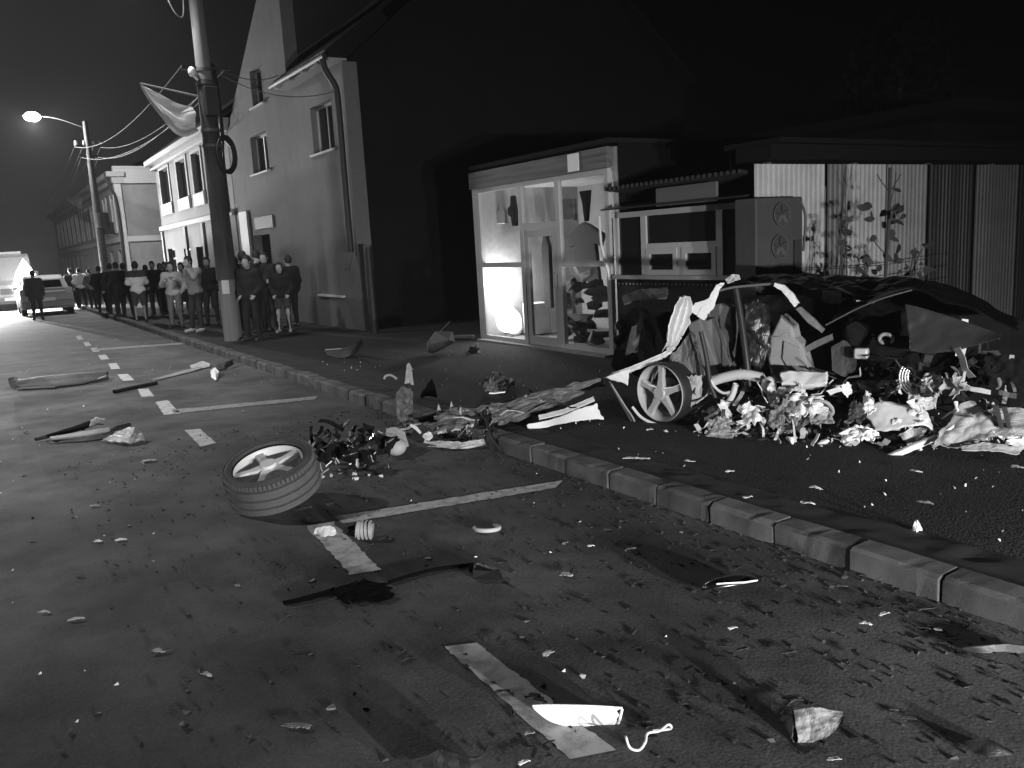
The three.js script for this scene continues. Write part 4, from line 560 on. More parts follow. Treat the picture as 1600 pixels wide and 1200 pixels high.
mesh('foam_roll', sheet(WL([[1220, 586], [1255, 583], [1296, 586]], 0.0), WL([[1222, 606], [1255, 610], [1294, 606]], -0.1), { n: 24, m: 8, amp: 0.03, freq: 7, thick: 0.05, fold: 0.3, k: 6 }), gm(0.6, 0.8), wreck);
mesh('sill_trim', sheet(WL([[1300, 602], [1318, 600], [1332, 601]], 0), WL([[1302, 606], [1318, 611], [1330, 605]], 0), { n: 8, m: 4, amp: 0.01, freq: 12, thick: 0.02, k: 4 }), gm(0.6, 0.7), wreck);

for (let i = 0; i < 70; i++) { const u = rr(1070, 1600), v = u < 1300 ? rr(600, 665) : rr(560, 660), p = W(u, v, rr(-0.05, 0.6)); const m = mesh('torn_strip', frag(rr(0.02, 0.09), rr(0.12, 0.42), 0.005, 0.9), gm([0.012, 0.012, 0.02, 0.05, 0.12, 0.3, 0.5][Math.floor(Math.pow(rnd(), 1.4) * 7)], 0.5), wreck); m.position.copy(p); m.rotation.set(rr(-1.5, 1.5), rr(0, 6.3), rr(-1.5, 1.5)); }
for (let i = 0; i < 26; i++) { const u = rr(1090, 1590), v = rr(520, 650), a = W(u, v, rr(0, 0.5)), b = a.clone().add(V(rr(-0.25, 0.25), rr(-0.2, 0.05), rr(-0.1, 0.2))), c = b.clone().add(V(rr(-0.2, 0.2), rr(-0.12, 0.1), rr(-0.1, 0.15))); for (const q of [b, c]) q.y = Math.max(q.y, 0.03); mesh('loose_wire', tube([a, b, c], rr(0.004, 0.01), 5, 12), gm(rnd() < 0.7 ? 0.015 : 0.3, 0.6), wreck); }
for (let i = 0; i < 90; i++) { const u = rr(1090, 1600), v = rr(596, 692), p = W(u, v, rr(-0.3, 0.0)); p.y = Math.max(p.y, 0.03); const big = rnd() < 0.35; const m = mesh(big ? 'torn_skin' : 'torn_strip', big ? sheet([V(-0.09, 0.05, 0), V(0, 0.07, 0.02), V(0.09, 0.04, 0)], [V(-0.08, -0.05, 0.02), V(0, -0.07, 0), V(0.1, -0.05, 0.03)], { n: 9, m: 8, amp: 0.05, freq: 11, thick: 0.004, k: i * 1.7, rag: 0.35, tear: 0.25 }) : frag(rr(0.02, 0.07), rr(0.06, 0.24), 0.005, 1.0), gm([0.01, 0.02, 0.06, 0.16, 0.35, 0.6, 0.75][Math.floor(rnd() * 7)], 0.45), wreck); m.position.copy(p); m.scale.setScalar(big ? rr(0.5, 1.4) : 1); m.rotation.set(rr(-1.2, 1.2), rr(0, 6.3), rr(-1.2, 1.2)); }
mesh('door_frame', tube(WL([[1150, 452, 0.2], [1158, 500, 0.16], [1166, 560, 0.1], [1172, 612, 0.06]]), 0.03, 8, 20), gm(0.02, 0.4), wreck);
mesh('hanging_door_skin', sheet(WL([[1160, 470, 0.3], [1184, 462, 0.3], [1204, 470, 0.3]]), WL([[1168, 575, 0.25], [1188, 584, 0.22], [1206, 572, 0.25]]), { n: 18, m: 22, amp: 0.05, freq: 6, k: 51, rag: 0.2, tear: 0.15 }), gm(0.018, 0.4), wreck);
// loose things heaped against the wreck
function loose(name, label, cat, geo, mat, group) { const m = mesh(name, geo, mat); m.position.copy(WA); m.rotation.y = WTURN; return tag(m, label, cat, group); }
{
  const c = wreckThing('coil_spring', 'shiny bent coil spring thrown out under the fender', 'spring');
  for (const [r, z] of [[0.15, 0], [0.13, 0.02], [0.11, 0.04], [0.09, 0.05]]) mesh('coil', new THREE.TorusGeometry(r, 0.008, 7, 30, 2.3).rotateZ(2.6).rotateY(0.5).translate(...W(1438, 588, -0.05 - z).toArray()), gm(0.8, 0.25, { metalness: 0.6 }), c);
  mesh('torn_seat', sheet(WL([[1438, 598], [1450, 586], [1474, 590]], -0.08), WL([[1436, 606], [1455, 612], [1468, 604]], -0.12), { n: 12, m: 8, amp: 0.04, freq: 12, thick: 0.02, k: 7 }), gm(0.8, 0.4), c);
}
loose('smashed_headlamp', 'pale smashed headlamp housing below the coil spring', 'headlamp', [sheet(WL([[1418, 610], [1440, 608], [1467, 613]], -0.1), WL([[1421, 636], [1445, 642], [1463, 640]], -0.2), { n: 20, m: 14, amp: 0.03, freq: 9, thick: 0.03, k: 41 }), shard(0.07, 0.04, 0.06, 16).translate(...W(1442, 624, -0.12).toArray())], gm(0.72, 0.35, { map: rep(T_blotch, 0.15) }));
{
  const b = wreckThing('torn_bumper', 'large white torn bumper shell curled below the coil spring', 'bumper');
  mesh('shell', sheet(WL([[1346, 640, -0.12], [1375, 627, -0.12], [1405, 631, -0.1], [1440, 638, -0.08], [1452, 648, -0.1]]), WL([[1362, 674, -0.3], [1388, 676, -0.34], [1420, 668, -0.34], [1448, 668, -0.3], [1464, 682, -0.25]]), { n: 36, m: 14, amp: 0.014, freq: 6, thick: 0.012, fold: 0.3, k: 3, smooth: true }), gm(0.72, 0.45), b);
  mesh('folded_lip', sheet(WL([[1465, 680, -0.25], [1440, 690, -0.32], [1410, 703, -0.4], [1388, 712, -0.45]]), WL([[1462, 690, -0.25], [1440, 700, -0.34], [1412, 712, -0.42], [1391, 719, -0.46]]), { n: 24, m: 6, amp: 0.01, freq: 12, thick: 0.03, fold: 0.4, k: 9 }), gm(0.8, 0.5), b);
  mesh('inner_void', slab([[1385, 684], [1410, 672], [1452, 674], [1440, 686], [1405, 704], [1388, 706]], -0.18, 0.02, 0.004), scorched, b);
}
loose('torn_door_panel', 'grey torn door panel with slots lying at far right', 'door panel', [sheet(WL([[1494, 630, -0.1], [1530, 628, -0.1], [1570, 634, -0.1], [1625, 638, -0.1]]), WL([[1450, 706, -0.42], [1495, 708, -0.40], [1540, 692, -0.36], [1625, 684, -0.3]]), { n: 44, m: 24, amp: 0.07, freq: 6, thick: 0.012, fold: 0.85, k: 5, rag: 0.2, tear: 0.16 })], gm(0.4, 0.65, { map: rep(T_blotch, 0.35) }));
loose('metal_edge', 'bright torn metal edge curling off the slotted door panel', 'metal strip', tube(WL([[1493, 628, -0.12], [1497, 645, -0.16], [1494, 662, -0.22], [1480, 674, -0.28], [1466, 684, -0.30]]), 0.016, 7, 24), gm(0.75, 0.4));
for (const [i, a] of [[0, [1553, 634, 1562, 668]], [1, [1566, 636, 1574, 668]]]) loose('panel_slot_trim', i ? 'right dark slot trim on the torn door panel' : 'left dark slot trim on the torn door panel', 'trim', slab([[a[0], a[1]], [a[0] + 6, a[1]], [a[2] + 5, a[3]], [a[2], a[3]]], -0.30, 0.02, 0.004), gm(0.02, 0.7));
for (const [u0, u1, v0, v1, k, t] of [[1228, 1296, 612, 656, 61, 'bright crumpled sheet between the radiator block and speaker'], [1388, 1452, 640, 668, 62, 'bright crumpled sheet lying over the bumper shell'], [1150, 1200, 626, 672, 63, 'pale crumpled sheet between the rear rim and radiator block'], [1540, 1610, 650, 690, 64, 'bright crumpled sheet lying on the slotted door panel']]) loose('crumpled_sheet', t, 'metal sheet', sheet(WL([[u0, v0 + 6], [lerp(u0, u1, 0.5), v0], [u1, v0 + 8]], -0.16), WL([[u0 - 4, v1], [lerp(u0, u1, 0.4), v1 + 4], [u1, v1 - 3]], -0.34), { n: 26, m: 20, amp: 0.08, freq: 8, thick: 0.008, fold: 0.9, rag: 0.35, tear: 0.3, k }), gm(0.7, 0.5));
loose('crumpled_sheet', 'flattened pale sheet lying under the slotted door panel', 'metal sheet', sheet(WL([[1500, 697, -0.45], [1540, 692, -0.4], [1600, 700, -0.4]]), WL([[1502, 705, -0.5], [1545, 706, -0.5], [1590, 712, -0.5]]), { n: 16, m: 6, amp: 0.02, freq: 11, k: 21 }), gm(0.5, 0.7));
{
  const lump = (u0, u1, v0, v1, n, s, off) => { const l = []; for (let i = 0; i < n; i++) { const p = W(rr(u0, u1), rr(v0, v1), off + rr(-0.08, 0.08)); p.y = Math.max(p.y, s * 0.4); l.push(shard(rr(0.5, 1) * s, rr(0.35, 0.8) * s, rr(0.5, 1) * s, 12).translate(p.x, p.y, p.z)); } return l; };
  const crush = (u0, u1, v0, v1, off, k, amp = 0.05) => sheet(WL([[u0, v0 + 8], [lerp(u0, u1, 0.45), v0], [u1, v0 + 10]], off), WL([[u0 - 6, v1], [lerp(u0, u1, 0.5), v1 + 4], [u1 + 6, v1 - 2]], off - 0.18), { n: 30, m: 26, amp: amp * 0.9, freq: 16, thick: 0.014, fold: 0.8, rag: 0.28, tear: 0.26, k });
  loose('white_padding', 'bright white crumpled padding heaped before the bumper shell', 'padding', [crush(1318, 1372, 664, 690, -0.34, 31, 0.04), ...lump(1316, 1370, 674, 686, 6, 0.06, -0.36)], gm(0.82, 0.8));
  loose('white_padding', 'small white padding wad standing left of the bumper shell', 'padding', [crush(1349, 1366, 614, 650, -0.1, 32, 0.03)], gm(0.8, 0.8));
  loose('crushed_radiator', 'crushed ribbed radiator block slumped before the front seat', 'radiator', [crush(1204, 1246, 612, 672, -0.18, 33), ...lump(1206, 1250, 640, 672, 8, 0.06, -0.22)], grime);
  loose('crushed_housing', 'small crushed pale housing left of the ribbed radiator block', 'housing', [crush(1102, 1148, 648, 690, -0.22, 34, 0.04), ...lump(1112, 1148, 668, 690, 5, 0.05, -0.26)], gm(0.36, 0.6, { map: rep(T_blotch, 0.2) }));
  loose('crushed_metal', 'ragged grey metal crumpled between radiator block and white padding', 'metal scrap', [crush(1268, 1300, 632, 668, -0.2, 35)], gm(0.28, 0.5));
  loose('speaker_cone', 'dark round speaker with pale rim amid the wreckage', 'speaker', [new THREE.TorusGeometry(0.09, 0.012, 8, 24).rotateX(0.5).translate(...W(1283, 640, -0.24).toArray()), new THREE.ConeGeometry(0.085, 0.06, 20).rotateX(1.2).translate(...W(1283, 640, -0.22).toArray())], gm(0.3, 0.5));
  loose('charred_bundle', 'charred dark bundle standing before the white padding wad', 'bundle', [crush(1328, 1350, 622, 664, -0.2, 36, 0.04)], gm(0.05, 0.7));
  loose('charred_mat', 'charred black mat under the crushed pale housing', 'mat', sheet(WL([[1084, 664, -0.18], [1110, 662, -0.15], [1150, 668, -0.15]]), WL([[1086, 690, -0.35], [1112, 696, -0.4], [1150, 694, -0.4]]), { n: 16, m: 12, amp: 0.02, freq: 9, k: 37, thick: 0.02 }), scorched);
  const fm = [0.7, 0.5, 0.3, 0.15, 0.04, 0.02, 0.75].map((c) => gm(c, 0.55));
  for (let i = 0; i < 150; i++) {                    // scraps one can pick apart, spread along the foot of the wreck
    const u = rr(1085, 1600), base = 668 + 30 * (u > 1300 ? 1 : (u - 1085) / 215), v = base + rr(-34, 10) * (rnd() < 0.75 ? 1 : 0.3), p = W(u, v, -0.22); const q = onGround(u, Math.max(v, 655), LOT); const ti = Math.floor(rnd() * fm.length), f = mesh('wreck_scrap', i % 3 ? frag(rr(0.02, 0.08), rr(0.05, 0.2), 0.004, 0.9) : shard(rr(0.015, 0.06), rr(0.012, 0.04), rr(0.015, 0.06)), fm[ti]);
    f.position.copy(q).setY(LOT + rr(0.004, 0.03)); if (v < 668) { f.position.addScaledVector(wZ, 0.2).setY(LOT + rr(0.02, 0.26)); } f.rotation.set(rr(-0.6, 0.6), rr(0, 6.3), rr(-0.6, 0.6));
    tag(f, (ti < 2 || ti === 6 ? 'white ' : ti < 4 ? 'grey ' : 'black ') + (i % 3 ? 'torn sliver ' : 'broken lump ') + 'at the foot of the wreck ' + (u < 1190 ? 'near the rear rim' : u < 1310 ? 'around the radiator block' : u < 1470 ? 'around the white bumper shell' : 'around the slotted door panel'), 'scrap', 'scraps at the foot of the wreck');
  }
}

// ------------------------------------------------------------------ thrown wheel, beam and pieces on the road
{
  const C = onGround(424, 735, 0.262), vd = C.clone().sub(camera.position).normalize(), r1 = camR.clone().addScaledVector(vd, -camR.dot(vd)).normalize(), u1 = r1.clone().cross(vd).normalize();
  const axis = r1.clone().multiplyScalar(-0.28).addScaledVector(u1, 0.83).addScaledVector(vd, -0.48).normalize();
  const R = 0.325, hw = 0.128; C.y = R * Math.sqrt(1 - axis.y * axis.y) + hw * Math.abs(axis.y);
  const w = thing('thrown_wheel', 'loose alloy wheel with worn tyre lying tilted on the road', 'wheel'); w.position.copy(C); w.quaternion.setFromUnitVectors(V(0, 0, 1), axis);
  w.rotateZ(0.62);
  alloyRim(w, 0.248, 'rim', gm(0.66, 0.42));
  const lathe = (pts, m, name, parent) => mesh(name, toCreasedNormals(new THREE.LatheGeometry(pts.map(([p, q]) => new THREE.Vector2(p, q)), 72).rotateX(Math.PI / 2), 0.6), m, parent);
  const rubber = gm(0.07, 0.8, { map: rep(T_blotch, 0.35), bumpMap: rep(T_asphBump, 0.3), bumpScale: 0.002 }), worn = gm(0.12, 0.85, { map: rep(T_worn, 0.2), bumpMap: rep(T_asphBump, 0.2), bumpScale: 0.002 });
  const ty = lathe([[0.250, hw * 0.86], [0.262, hw * 1.02], [0.280, hw * 1.03], [0.300, hw * 0.97], [0.312, hw * 0.86], [R - 0.016, hw * 0.8], [R - 0.016, -hw * 0.8], [0.312, -hw * 0.86], [0.295, -hw * 0.99], [0.262, -hw * 1.02], [0.250, -hw * 0.86]], rubber, 'tyre', w);
  for (const [y0, y1] of [[0.56, 0.10], [0.00, -0.40], [-0.50, -0.88]]) lathe([[R - 0.018, y0 * hw], [R, (y0 - 0.03) * hw], [R, (y1 + 0.03) * hw], [R - 0.018, y1 * hw]], worn, 'tread_rib', ty);
  for (let i = 0; i < 64; i++) { const b = mesh('tread_block', rbox(0.023, 0.016, 0.034, 0, R - 0.010, hw * 0.79, 0.003), worn, ty); b.rotation.z = i / 64 * Math.PI * 2; }
  mesh('sidewall_ring', new THREE.TorusGeometry(0.276, 0.003, 5, 60).translate(0, 0, hw * 1.03), gm(0.05, 0.8), ty);
}
const roadM = { dark: gm(0.02, 0.6), mid: gm(0.14, 0.7), pale: gm(0.5, 0.7), white: gm(0.8, 0.6) };
const G = (u, v, y = 0.01) => onGround(u, v, y);
const GL = (l, y) => l.map(([u, v, h]) => G(u, v, h ?? y));
const ro = (name, label, cat, geo, mat, group) => tag(mesh(name, geo, mat), label, cat, group);
const lotG = (u, v, y = 0) => onGround(u, v, LOT + y);
{
  const l = thing('crushed_grille', 'glittering black heap of smashed grille and plastic beside thrown wheel', 'car part');
  const C = G(545, 720, 0), big = [], bits = [], shiny = [];
  for (let i = 0; i < 60; i++) { const p = G(rr(485, 610), rr(690, 742), 0); p.y = rr(0.02, 0.2) * (1 - Math.abs(p.x - C.x) * 1.0); p.y = Math.max(0.02, p.y); const g = i % 2 ? frag(rr(0.03, 0.09), rr(0.1, 0.3), 0.006, 0.8) : shard(rr(0.03, 0.1), rr(0.02, 0.09), rr(0.03, 0.1), 8); g.rotateX(rr(-1, 1)).rotateY(rr(0, 6)).rotateZ(rr(-1, 1)).translate(p.x, p.y, p.z); big.push(g); }
  const hp = mesh('smashed_plastic', big, gm(0.012, 0.18), l); hp.userData.kind = 'stuff';
  for (let i = 0; i < 34; i++) { const p = G(rr(488, 608), rr(672, 744), rr(0.05, 0.2)); const m = mesh('glossy_splinter', frag(rr(0.008, 0.025), rr(0.03, 0.1), 0.003, 0.6), rnd() < 0.4 ? gm(0.8, 0.2) : gm(0.35, 0.12), l); m.position.copy(p); m.rotation.set(rr(-1.4, 1.4), rr(0, 6), rr(-1.4, 1.4)); }
  for (let i = 0; i < 8; i++) { const p = G(rr(500, 600), rr(738, 748), 0.01); const m = mesh('glass_crumb', shard(0.02, 0.015, 0.02), gm(0.6, 0.1), l); m.position.copy(p); }
}
ro('lamp_bulb_housing', 'pale round housing lying between black heap and torn beam', 'car part', [new THREE.SphereGeometry(0.09, 18, 12).scale(1, 0.85, 1).translate(...G(619, 698, 0.075).toArray()), sheet([G(604, 668, 0.14), G(620, 668, 0.2), G(634, 676, 0.16)], [G(602, 700, 0.05), G(620, 696, 0.1), G(640, 700, 0.06)], { n: 10, m: 8, amp: 0.02, freq: 16, k: 3 })], gm(0.36, 0.7));
{
  const b = thing('torn_sill_beam', 'long torn body sill lying from the wreck across the kerb', 'car part');
  const P = (u, v, y) => G(u, v, y);
  mesh('beam', sheet([P(642, 652, 0.22), P(700, 640, 0.24), P(780, 630, 0.27), P(860, 608, 0.34), P(942, 592, 0.42)], [P(650, 688, 0.06), P(710, 682, 0.06), P(790, 670, 0.09), P(870, 645, 0.17), P(938, 618, 0.27)], { n: 80, m: 22, amp: 0.07, freq: 8, thick: 0.03, fold: 0.85, rag: 0.34, tear: 0.2, k: 2 }), gm(0.15, 0.5, { map: rep(T_blotch, 0.12) }), b);
  mesh('beam_back', sheet([P(642, 652, 0.22), P(780, 630, 0.27), P(942, 592, 0.42)], [P(660, 660, 0.05), P(800, 640, 0.05), P(950, 600, 0.2)], { n: 40, m: 8, amp: 0.03, freq: 8, k: 5 }), scorched, b);
  mesh('bent_flange', sheet([P(650, 688, 0.07), P(720, 690, 0.06), P(800, 680, 0.07)], [P(668, 700, 0.01), P(715, 704, 0.01), P(795, 690, 0.01)], { n: 30, m: 6, amp: 0.02, freq: 16, thick: 0.01, k: 6, rag: 0.3 }), gm(0.55, 0.5, { map: rep(T_blotch, 0.15) }), b);
  mesh('bright_strip', sheet([P(840, 650, 0.2), P(880, 640, 0.22), P(928, 620, 0.28)], [P(842, 657, 0.17), P(880, 648, 0.19), P(930, 627, 0.25)], { n: 20, m: 4, amp: 0.008, freq: 14, thick: 0.01 }), gm(0.72, 0.4), b);
  mesh('hanging_cloth', sheet([P(820, 662, 0.14), P(870, 652, 0.15), P(905, 638, 0.2), P(932, 628, 0.24)], [P(826, 672, 0.07), P(872, 664, 0.1), P(905, 658, 0.1), P(944, 655, 0.08)], { n: 26, m: 8, amp: 0.02, freq: 12, thick: 0.006, fold: 0.4, k: 4 }), clothW, b);
  for (let i = 0; i < 22; i++) { const f = rnd(), m = mesh('torn_edge', frag(rr(0.02, 0.06), rr(0.08, 0.24), 0.005, 0.9), gm([0.02, 0.06, 0.2, 0.5, 0.7][Math.floor(rnd() * 5)], 0.4), b); m.position.copy(P(lerp(650, 930, f), lerp(682, 612, f) + rr(-18, 14), lerp(0.10, 0.30, f))); m.rotation.set(rr(-1, 1), rr(-0.5, 0.5) + 0.3, rr(-0.8, 0.8)); }
  for (const [u, v] of [[690, 672], [712, 668], [735, 670], [762, 676], [668, 682]]) mesh('torn_tab', sheet([P(u - 8, v - 6, 0.14), P(u + 8, v - 8, 0.15)], [P(u - 6, v + 10, 0.08), P(u + 10, v + 8, 0.07)], { n: 6, m: 6, amp: 0.02, freq: 24, k: u % 7, rag: 0.4 }), gm(0.6, 0.35), b);
  for (const [pts] of [[[[758, 640], [762, 665], [772, 690], [784, 706]]], [[[766, 634], [768, 660], [780, 688], [790, 700]]], [[[752, 645], [756, 660], [770, 680]]]]) mesh('dangling_cable', tube(pts.map(([u, v], i) => P(u, v, 0.24 - i * 0.075)), 0.014, 6, 20), black, b);
  for (const [u, v, h] of [[686, 628, 0.3], [706, 624, 0.31], [720, 632, 0.28]]) mesh('torn_spike', new THREE.ConeGeometry(0.035, 0.12, 4).translate(...P(u, v + 12, h - 0.05).toArray()), gm(0.4, 0.5), b);
}
{
  const u = thing('upright_shard', 'upright ragged piece of bodywork standing at end of torn beam', 'car part');
  const q = (a, v) => { const base = G(632, 680, 0), d = base.clone().sub(camera.position), z = d.dot(camF); return atDepth(a, v, z); };
  mesh('panel', sheet([q(618, 612), q(628, 600), q(642, 606), q(646, 610)], [q(622, 678), q(632, 684), q(640, 684), q(646, 676)], { n: 14, m: 20, amp: 0.03, freq: 13, thick: 0.02, k: 3, rag: 0.1 }), gm(0.10, 0.7, { map: rep(T_blotch, 0.2) }), u);
  mesh('horn', sheet([q(636, 568), q(640, 566), q(643, 572)], [q(632, 602), q(640, 600), q(647, 604)], { n: 8, m: 12, amp: 0.012, freq: 14, thick: 0.015, k: 6 }), gm(0.24, 0.6), u);
  mesh('hook', tube([q(620, 592), q(610, 586), q(602, 588), q(600, 592)], 0.012, 6, 12), gm(0.25, 0.5), u);
}
ro('dark_fin', 'dark pointed fin sticking up behind the torn beam', 'car part', [sheet([lotG(672, 600, 0.22), lotG(676, 592, 0.3)], [lotG(656, 622, 0.02), lotG(684, 622, 0.02)], { n: 6, m: 10, amp: 0.02, freq: 9, thick: 0.02 })], scorched);
ro('crumpled_trim', 'crumpled shiny trim lying on the ground behind torn beam', 'trim', [sheet([lotG(752, 596, 0.12), lotG(770, 580, 0.2), lotG(800, 590, 0.14)], [lotG(756, 612, 0.02), lotG(780, 616, 0.02), lotG(808, 606, 0.02)], { n: 16, m: 10, amp: 0.04, freq: 14, k: 8 })], gm(0.3, 0.35));
ro('white_chip', 'white flat chip resting on top of the torn beam', 'chip', [frag(0.04, 0.16, 0.01, 0.2).translate(...G(777, 615, 0.3).toArray())], gm(0.85, 0.5));
// left side of the road
{
  const b = thing('bumper_strip', 'long dark bumper strip lying flat at far left of road', 'bumper'); mesh('strip', sheet(GL([[22, 596, 0.10], [60, 590, 0.12], [120, 585, 0.12], [170, 582, 0.10]]), GL([[28, 611], [90, 607], [140, 600], [171, 594]], 0.012), { n: 40, m: 8, amp: 0.02, freq: 4, thick: 0.03, fold: 0.3, k: 4 }), gm(0.05, 0.6, { map: rep(T_blotch, 0.3) }), b);
  mesh('bent_end', sheet(GL([[12, 592, 0.14], [26, 588, 0.14]]), GL([[18, 608, 0.02], [34, 610, 0.02]]), { n: 8, m: 8, amp: 0.03, freq: 6, k: 2 }), roadM.dark, b);
}
ro('white_scrap', 'small white scrap stuck at right end of bumper strip', 'scrap', [frag(0.05, 0.12, 0.01, 0.6).translate(...G(160, 592, 0.05).toArray())], roadM.white);
ro('black_trim', 'long pointed black trim piece lying nearest the left edge', 'trim', sheet(GL([[51, 687, 0.03], [90, 675, 0.07], [125, 664, 0.1], [150, 654, 0.13]]), GL([[54, 690, 0.01], [95, 681, 0.02], [130, 672, 0.03], [166, 660, 0.04]]), { n: 24, m: 6, amp: 0.012, freq: 7, thick: 0.02, k: 2 }), roadM.dark);
ro('grey_trim', 'pale grey trim strip lying along the pointed black one', 'trim', sheet(GL([[75, 684, 0.06], [130, 676, 0.07], [170, 669, 0.08], [208, 661, 0.06]]), GL([[78, 688, 0.04], [132, 682, 0.04], [172, 676, 0.04], [206, 666, 0.03]]), { n: 24, m: 4, amp: 0.01, freq: 6, thick: 0.015, k: 3 }), gm(0.4, 0.55));
ro('black_trim', 'flat black trim edge under the pale grey trim strip', 'trim', sheet(GL([[70, 689, 0.03], [130, 684, 0.03], [188, 675, 0.04]]), GL([[72, 692, 0.01], [132, 690, 0.01], [190, 681, 0.01]]), { n: 20, m: 4, amp: 0.012, freq: 6, thick: 0.012, k: 7 }), roadM.dark);
ro('crumpled_lamp', 'crumpled pale lamp casing at right end of the trim strips', 'lamp casing', sheet(GL([[188, 674, 0.08], [212, 668, 0.14], [224, 676, 0.08]]), GL([[158, 690, 0.02], [200, 696, 0.02], [228, 690, 0.02]]), { n: 16, m: 10, amp: 0.03, freq: 12, thick: 0.012, k: 5 }), gm(0.42, 0.4));
ro('white_clip', 'white broken clip standing on the pointed black trim', 'clip', sheet(GL([[142, 658, 0.16], [150, 652, 0.2], [164, 656, 0.16]]), GL([[138, 668, 0.05], [152, 664, 0.05], [162, 664, 0.05]]), { n: 8, m: 6, amp: 0.02, freq: 18, k: 3 }), roadM.white);
ro('dark_rod', 'dark rod lying on the road beyond the trim strips', 'rod', tube(GL([[178, 612], [205, 606], [245, 598]], 0.025), 0.028, 7, 10), roadM.dark);
ro('pale_strip', 'long pale strip lying beside the dark rod near the kerb', 'strip', sheet(GL([[234, 594], [270, 584], [300, 576], [322, 569]], 0.03), GL([[237, 596], [272, 588], [304, 580], [330, 571]], 0.01), { n: 20, m: 4, amp: 0.012, freq: 6, thick: 0.012 }), gm(0.34, 0.6));
ro('pale_board', 'small pale panel lying at the kerb end of pale strip', 'panel', sheet(GL([[296, 572, 0.05], [316, 564, 0.08], [328, 568, 0.06]]), GL([[300, 578], [318, 576], [328, 574]], 0.01), { n: 10, m: 6, amp: 0.015, freq: 9, k: 2 }), roadM.pale);
ro('white_scrap', 'bright white scrap glinting on the road below the pale panel', 'scrap', sheet(GL([[329, 578, 0.08], [336, 574, 0.1], [342, 580, 0.08]]), GL([[330, 590], [338, 596], [341, 588]], 0.01), { n: 6, m: 6, amp: 0.02, freq: 14, k: 3 }), roadM.white);
ro('dark_bracket', 'dark bracket lying against the kerb right of pale panel', 'bracket', sheet(GL([[332, 574, 0.05], [350, 568, 0.09], [364, 562, 0.14]]), GL([[336, 580, 0.01], [352, 578, 0.01], [366, 570, 0.02]]), { n: 12, m: 6, amp: 0.02, freq: 8, thick: 0.02, k: 4 }), roadM.dark);
// middle of the road
ro('black_mat', 'torn black rubber mat with trailing strap on the road', 'mat', [sheet(GL([[520, 916, 0.03], [560, 906, 0.04], [620, 908, 0.03]]), GL([[518, 938], [560, 948], [618, 944]], 0.006), { n: 22, m: 14, amp: 0.014, freq: 18, thick: 0.006, k: 3, rag: 0.25 }), sheet(GL([[440, 940, 0.014], [480, 932, 0.02], [524, 918, 0.02]]), GL([[444, 946], [482, 940], [526, 930]], 0.006), { n: 14, m: 4, amp: 0.006, freq: 16, thick: 0.006, k: 4 }), tube(GL([[608, 910], [640, 900], [680, 890], [740, 882]], 0.014), 0.012, 6, 24)], gm(0.003, 0.95, { specularIntensity: 0.1 }));
ro('black_block', 'black broken block at the end of the mat strap', 'block', [shard(0.085, 0.045, 0.06, 16).translate(...G(762, 893, 0.035).toArray()), shard(0.05, 0.03, 0.05, 12).translate(...G(744, 886, 0.025).toArray())], gm(0.008, 0.4));
ro('clear_casing', 'clear cracked plastic casing lying on the bay line corner', 'casing', sheet(GL([[492, 826, 0.05], [508, 820, 0.07], [524, 822, 0.06]]), GL([[490, 834, 0.01], [506, 838, 0.012], [526, 836, 0.01]]), { n: 14, m: 10, amp: 0.016, freq: 26, thick: 0.004, k: 3 }), gm(0.6, 0.3));
ro('ribbed_canister', 'ribbed round canister lying beside the bay line corner', 'canister', [new THREE.CylinderGeometry(0.055, 0.05, 0.1, 20, 1).rotateZ(1.4).translate(...G(570, 828, 0.055).toArray()), ...[0, 1, 2, 3].map((i) => new THREE.TorusGeometry(0.055, 0.006, 6, 20).rotateY(1.5).translate(...G(561 + i * 6, 828, 0.055).toArray()))], gm(0.3, 0.5));
ro('screw_lid', 'black cap with bright rim next to the ribbed canister', 'cap', [shard(0.05, 0.035, 0.05, 14).translate(...G(548, 826, 0.03).toArray())], gm(0.012, 0.3));
ro('pale_ring', 'pale broken plastic ring lying beyond the bay line', 'ring', new THREE.TorusGeometry(0.075, 0.014, 8, 26, 4.4).rotateX(-1.45).rotateY(2.9).translate(...G(761, 825, 0.02).toArray()), gm(0.45, 0.6));
ro('black_shell', 'black mirror shell with a bright top edge on the road', 'mirror shell', (() => { const g = new THREE.SphereGeometry(1, 28, 16, 0, Math.PI * 2, 0, Math.PI / 2).scale(0.155, 0.055, 0.085); g.rotateX(-0.5).rotateY(0.2); return [g.translate(...G(1142, 916, 0.035).toArray())]; })(), gm(0.008, 0.25));
ro('bright_edge_strip', 'bright metal strip lying on the black mirror shell', 'strip', [frag(0.018, 0.2, 0.005, 0.12).rotateX(-0.7).rotateY(0.05).translate(...G(1152, 912, 0.085).toArray())], gm(0.85, 0.3));
// foreground
{
  const q = (u, v) => { const z = G(905, 1132, 0).sub(camera.position).dot(camF); return atDepth(u, v, z); };
  const w = thing('white_cover', 'white plastic cover standing on edge in the foreground', 'plastic cover');
  mesh('cover', sheet([q(832, 1102), q(850, 1100), q(920, 1102), q(972, 1104)], [q(858, 1122), q(880, 1131), q(920, 1132), q(962, 1133)], { n: 30, m: 10, amp: 0.004, freq: 10, thick: 0.012, fold: 0.2 }), gm(0.62, 0.7), w);
  for (const P of [[[832, 1102], [850, 1101], [920, 1102], [972, 1105]], [[834, 1104], [845, 1114], [860, 1124], [882, 1131]], [[884, 1102], [878, 1114], [880, 1130]], [[882, 1131], [920, 1132], [962, 1133], [972, 1106]]]) mesh('raised_rim', tube(P.map(([u, v]) => q(u, v).addScaledVector(camF, -0.008)), 0.005, 6, 20), gm(0.85, 0.5), w);
}
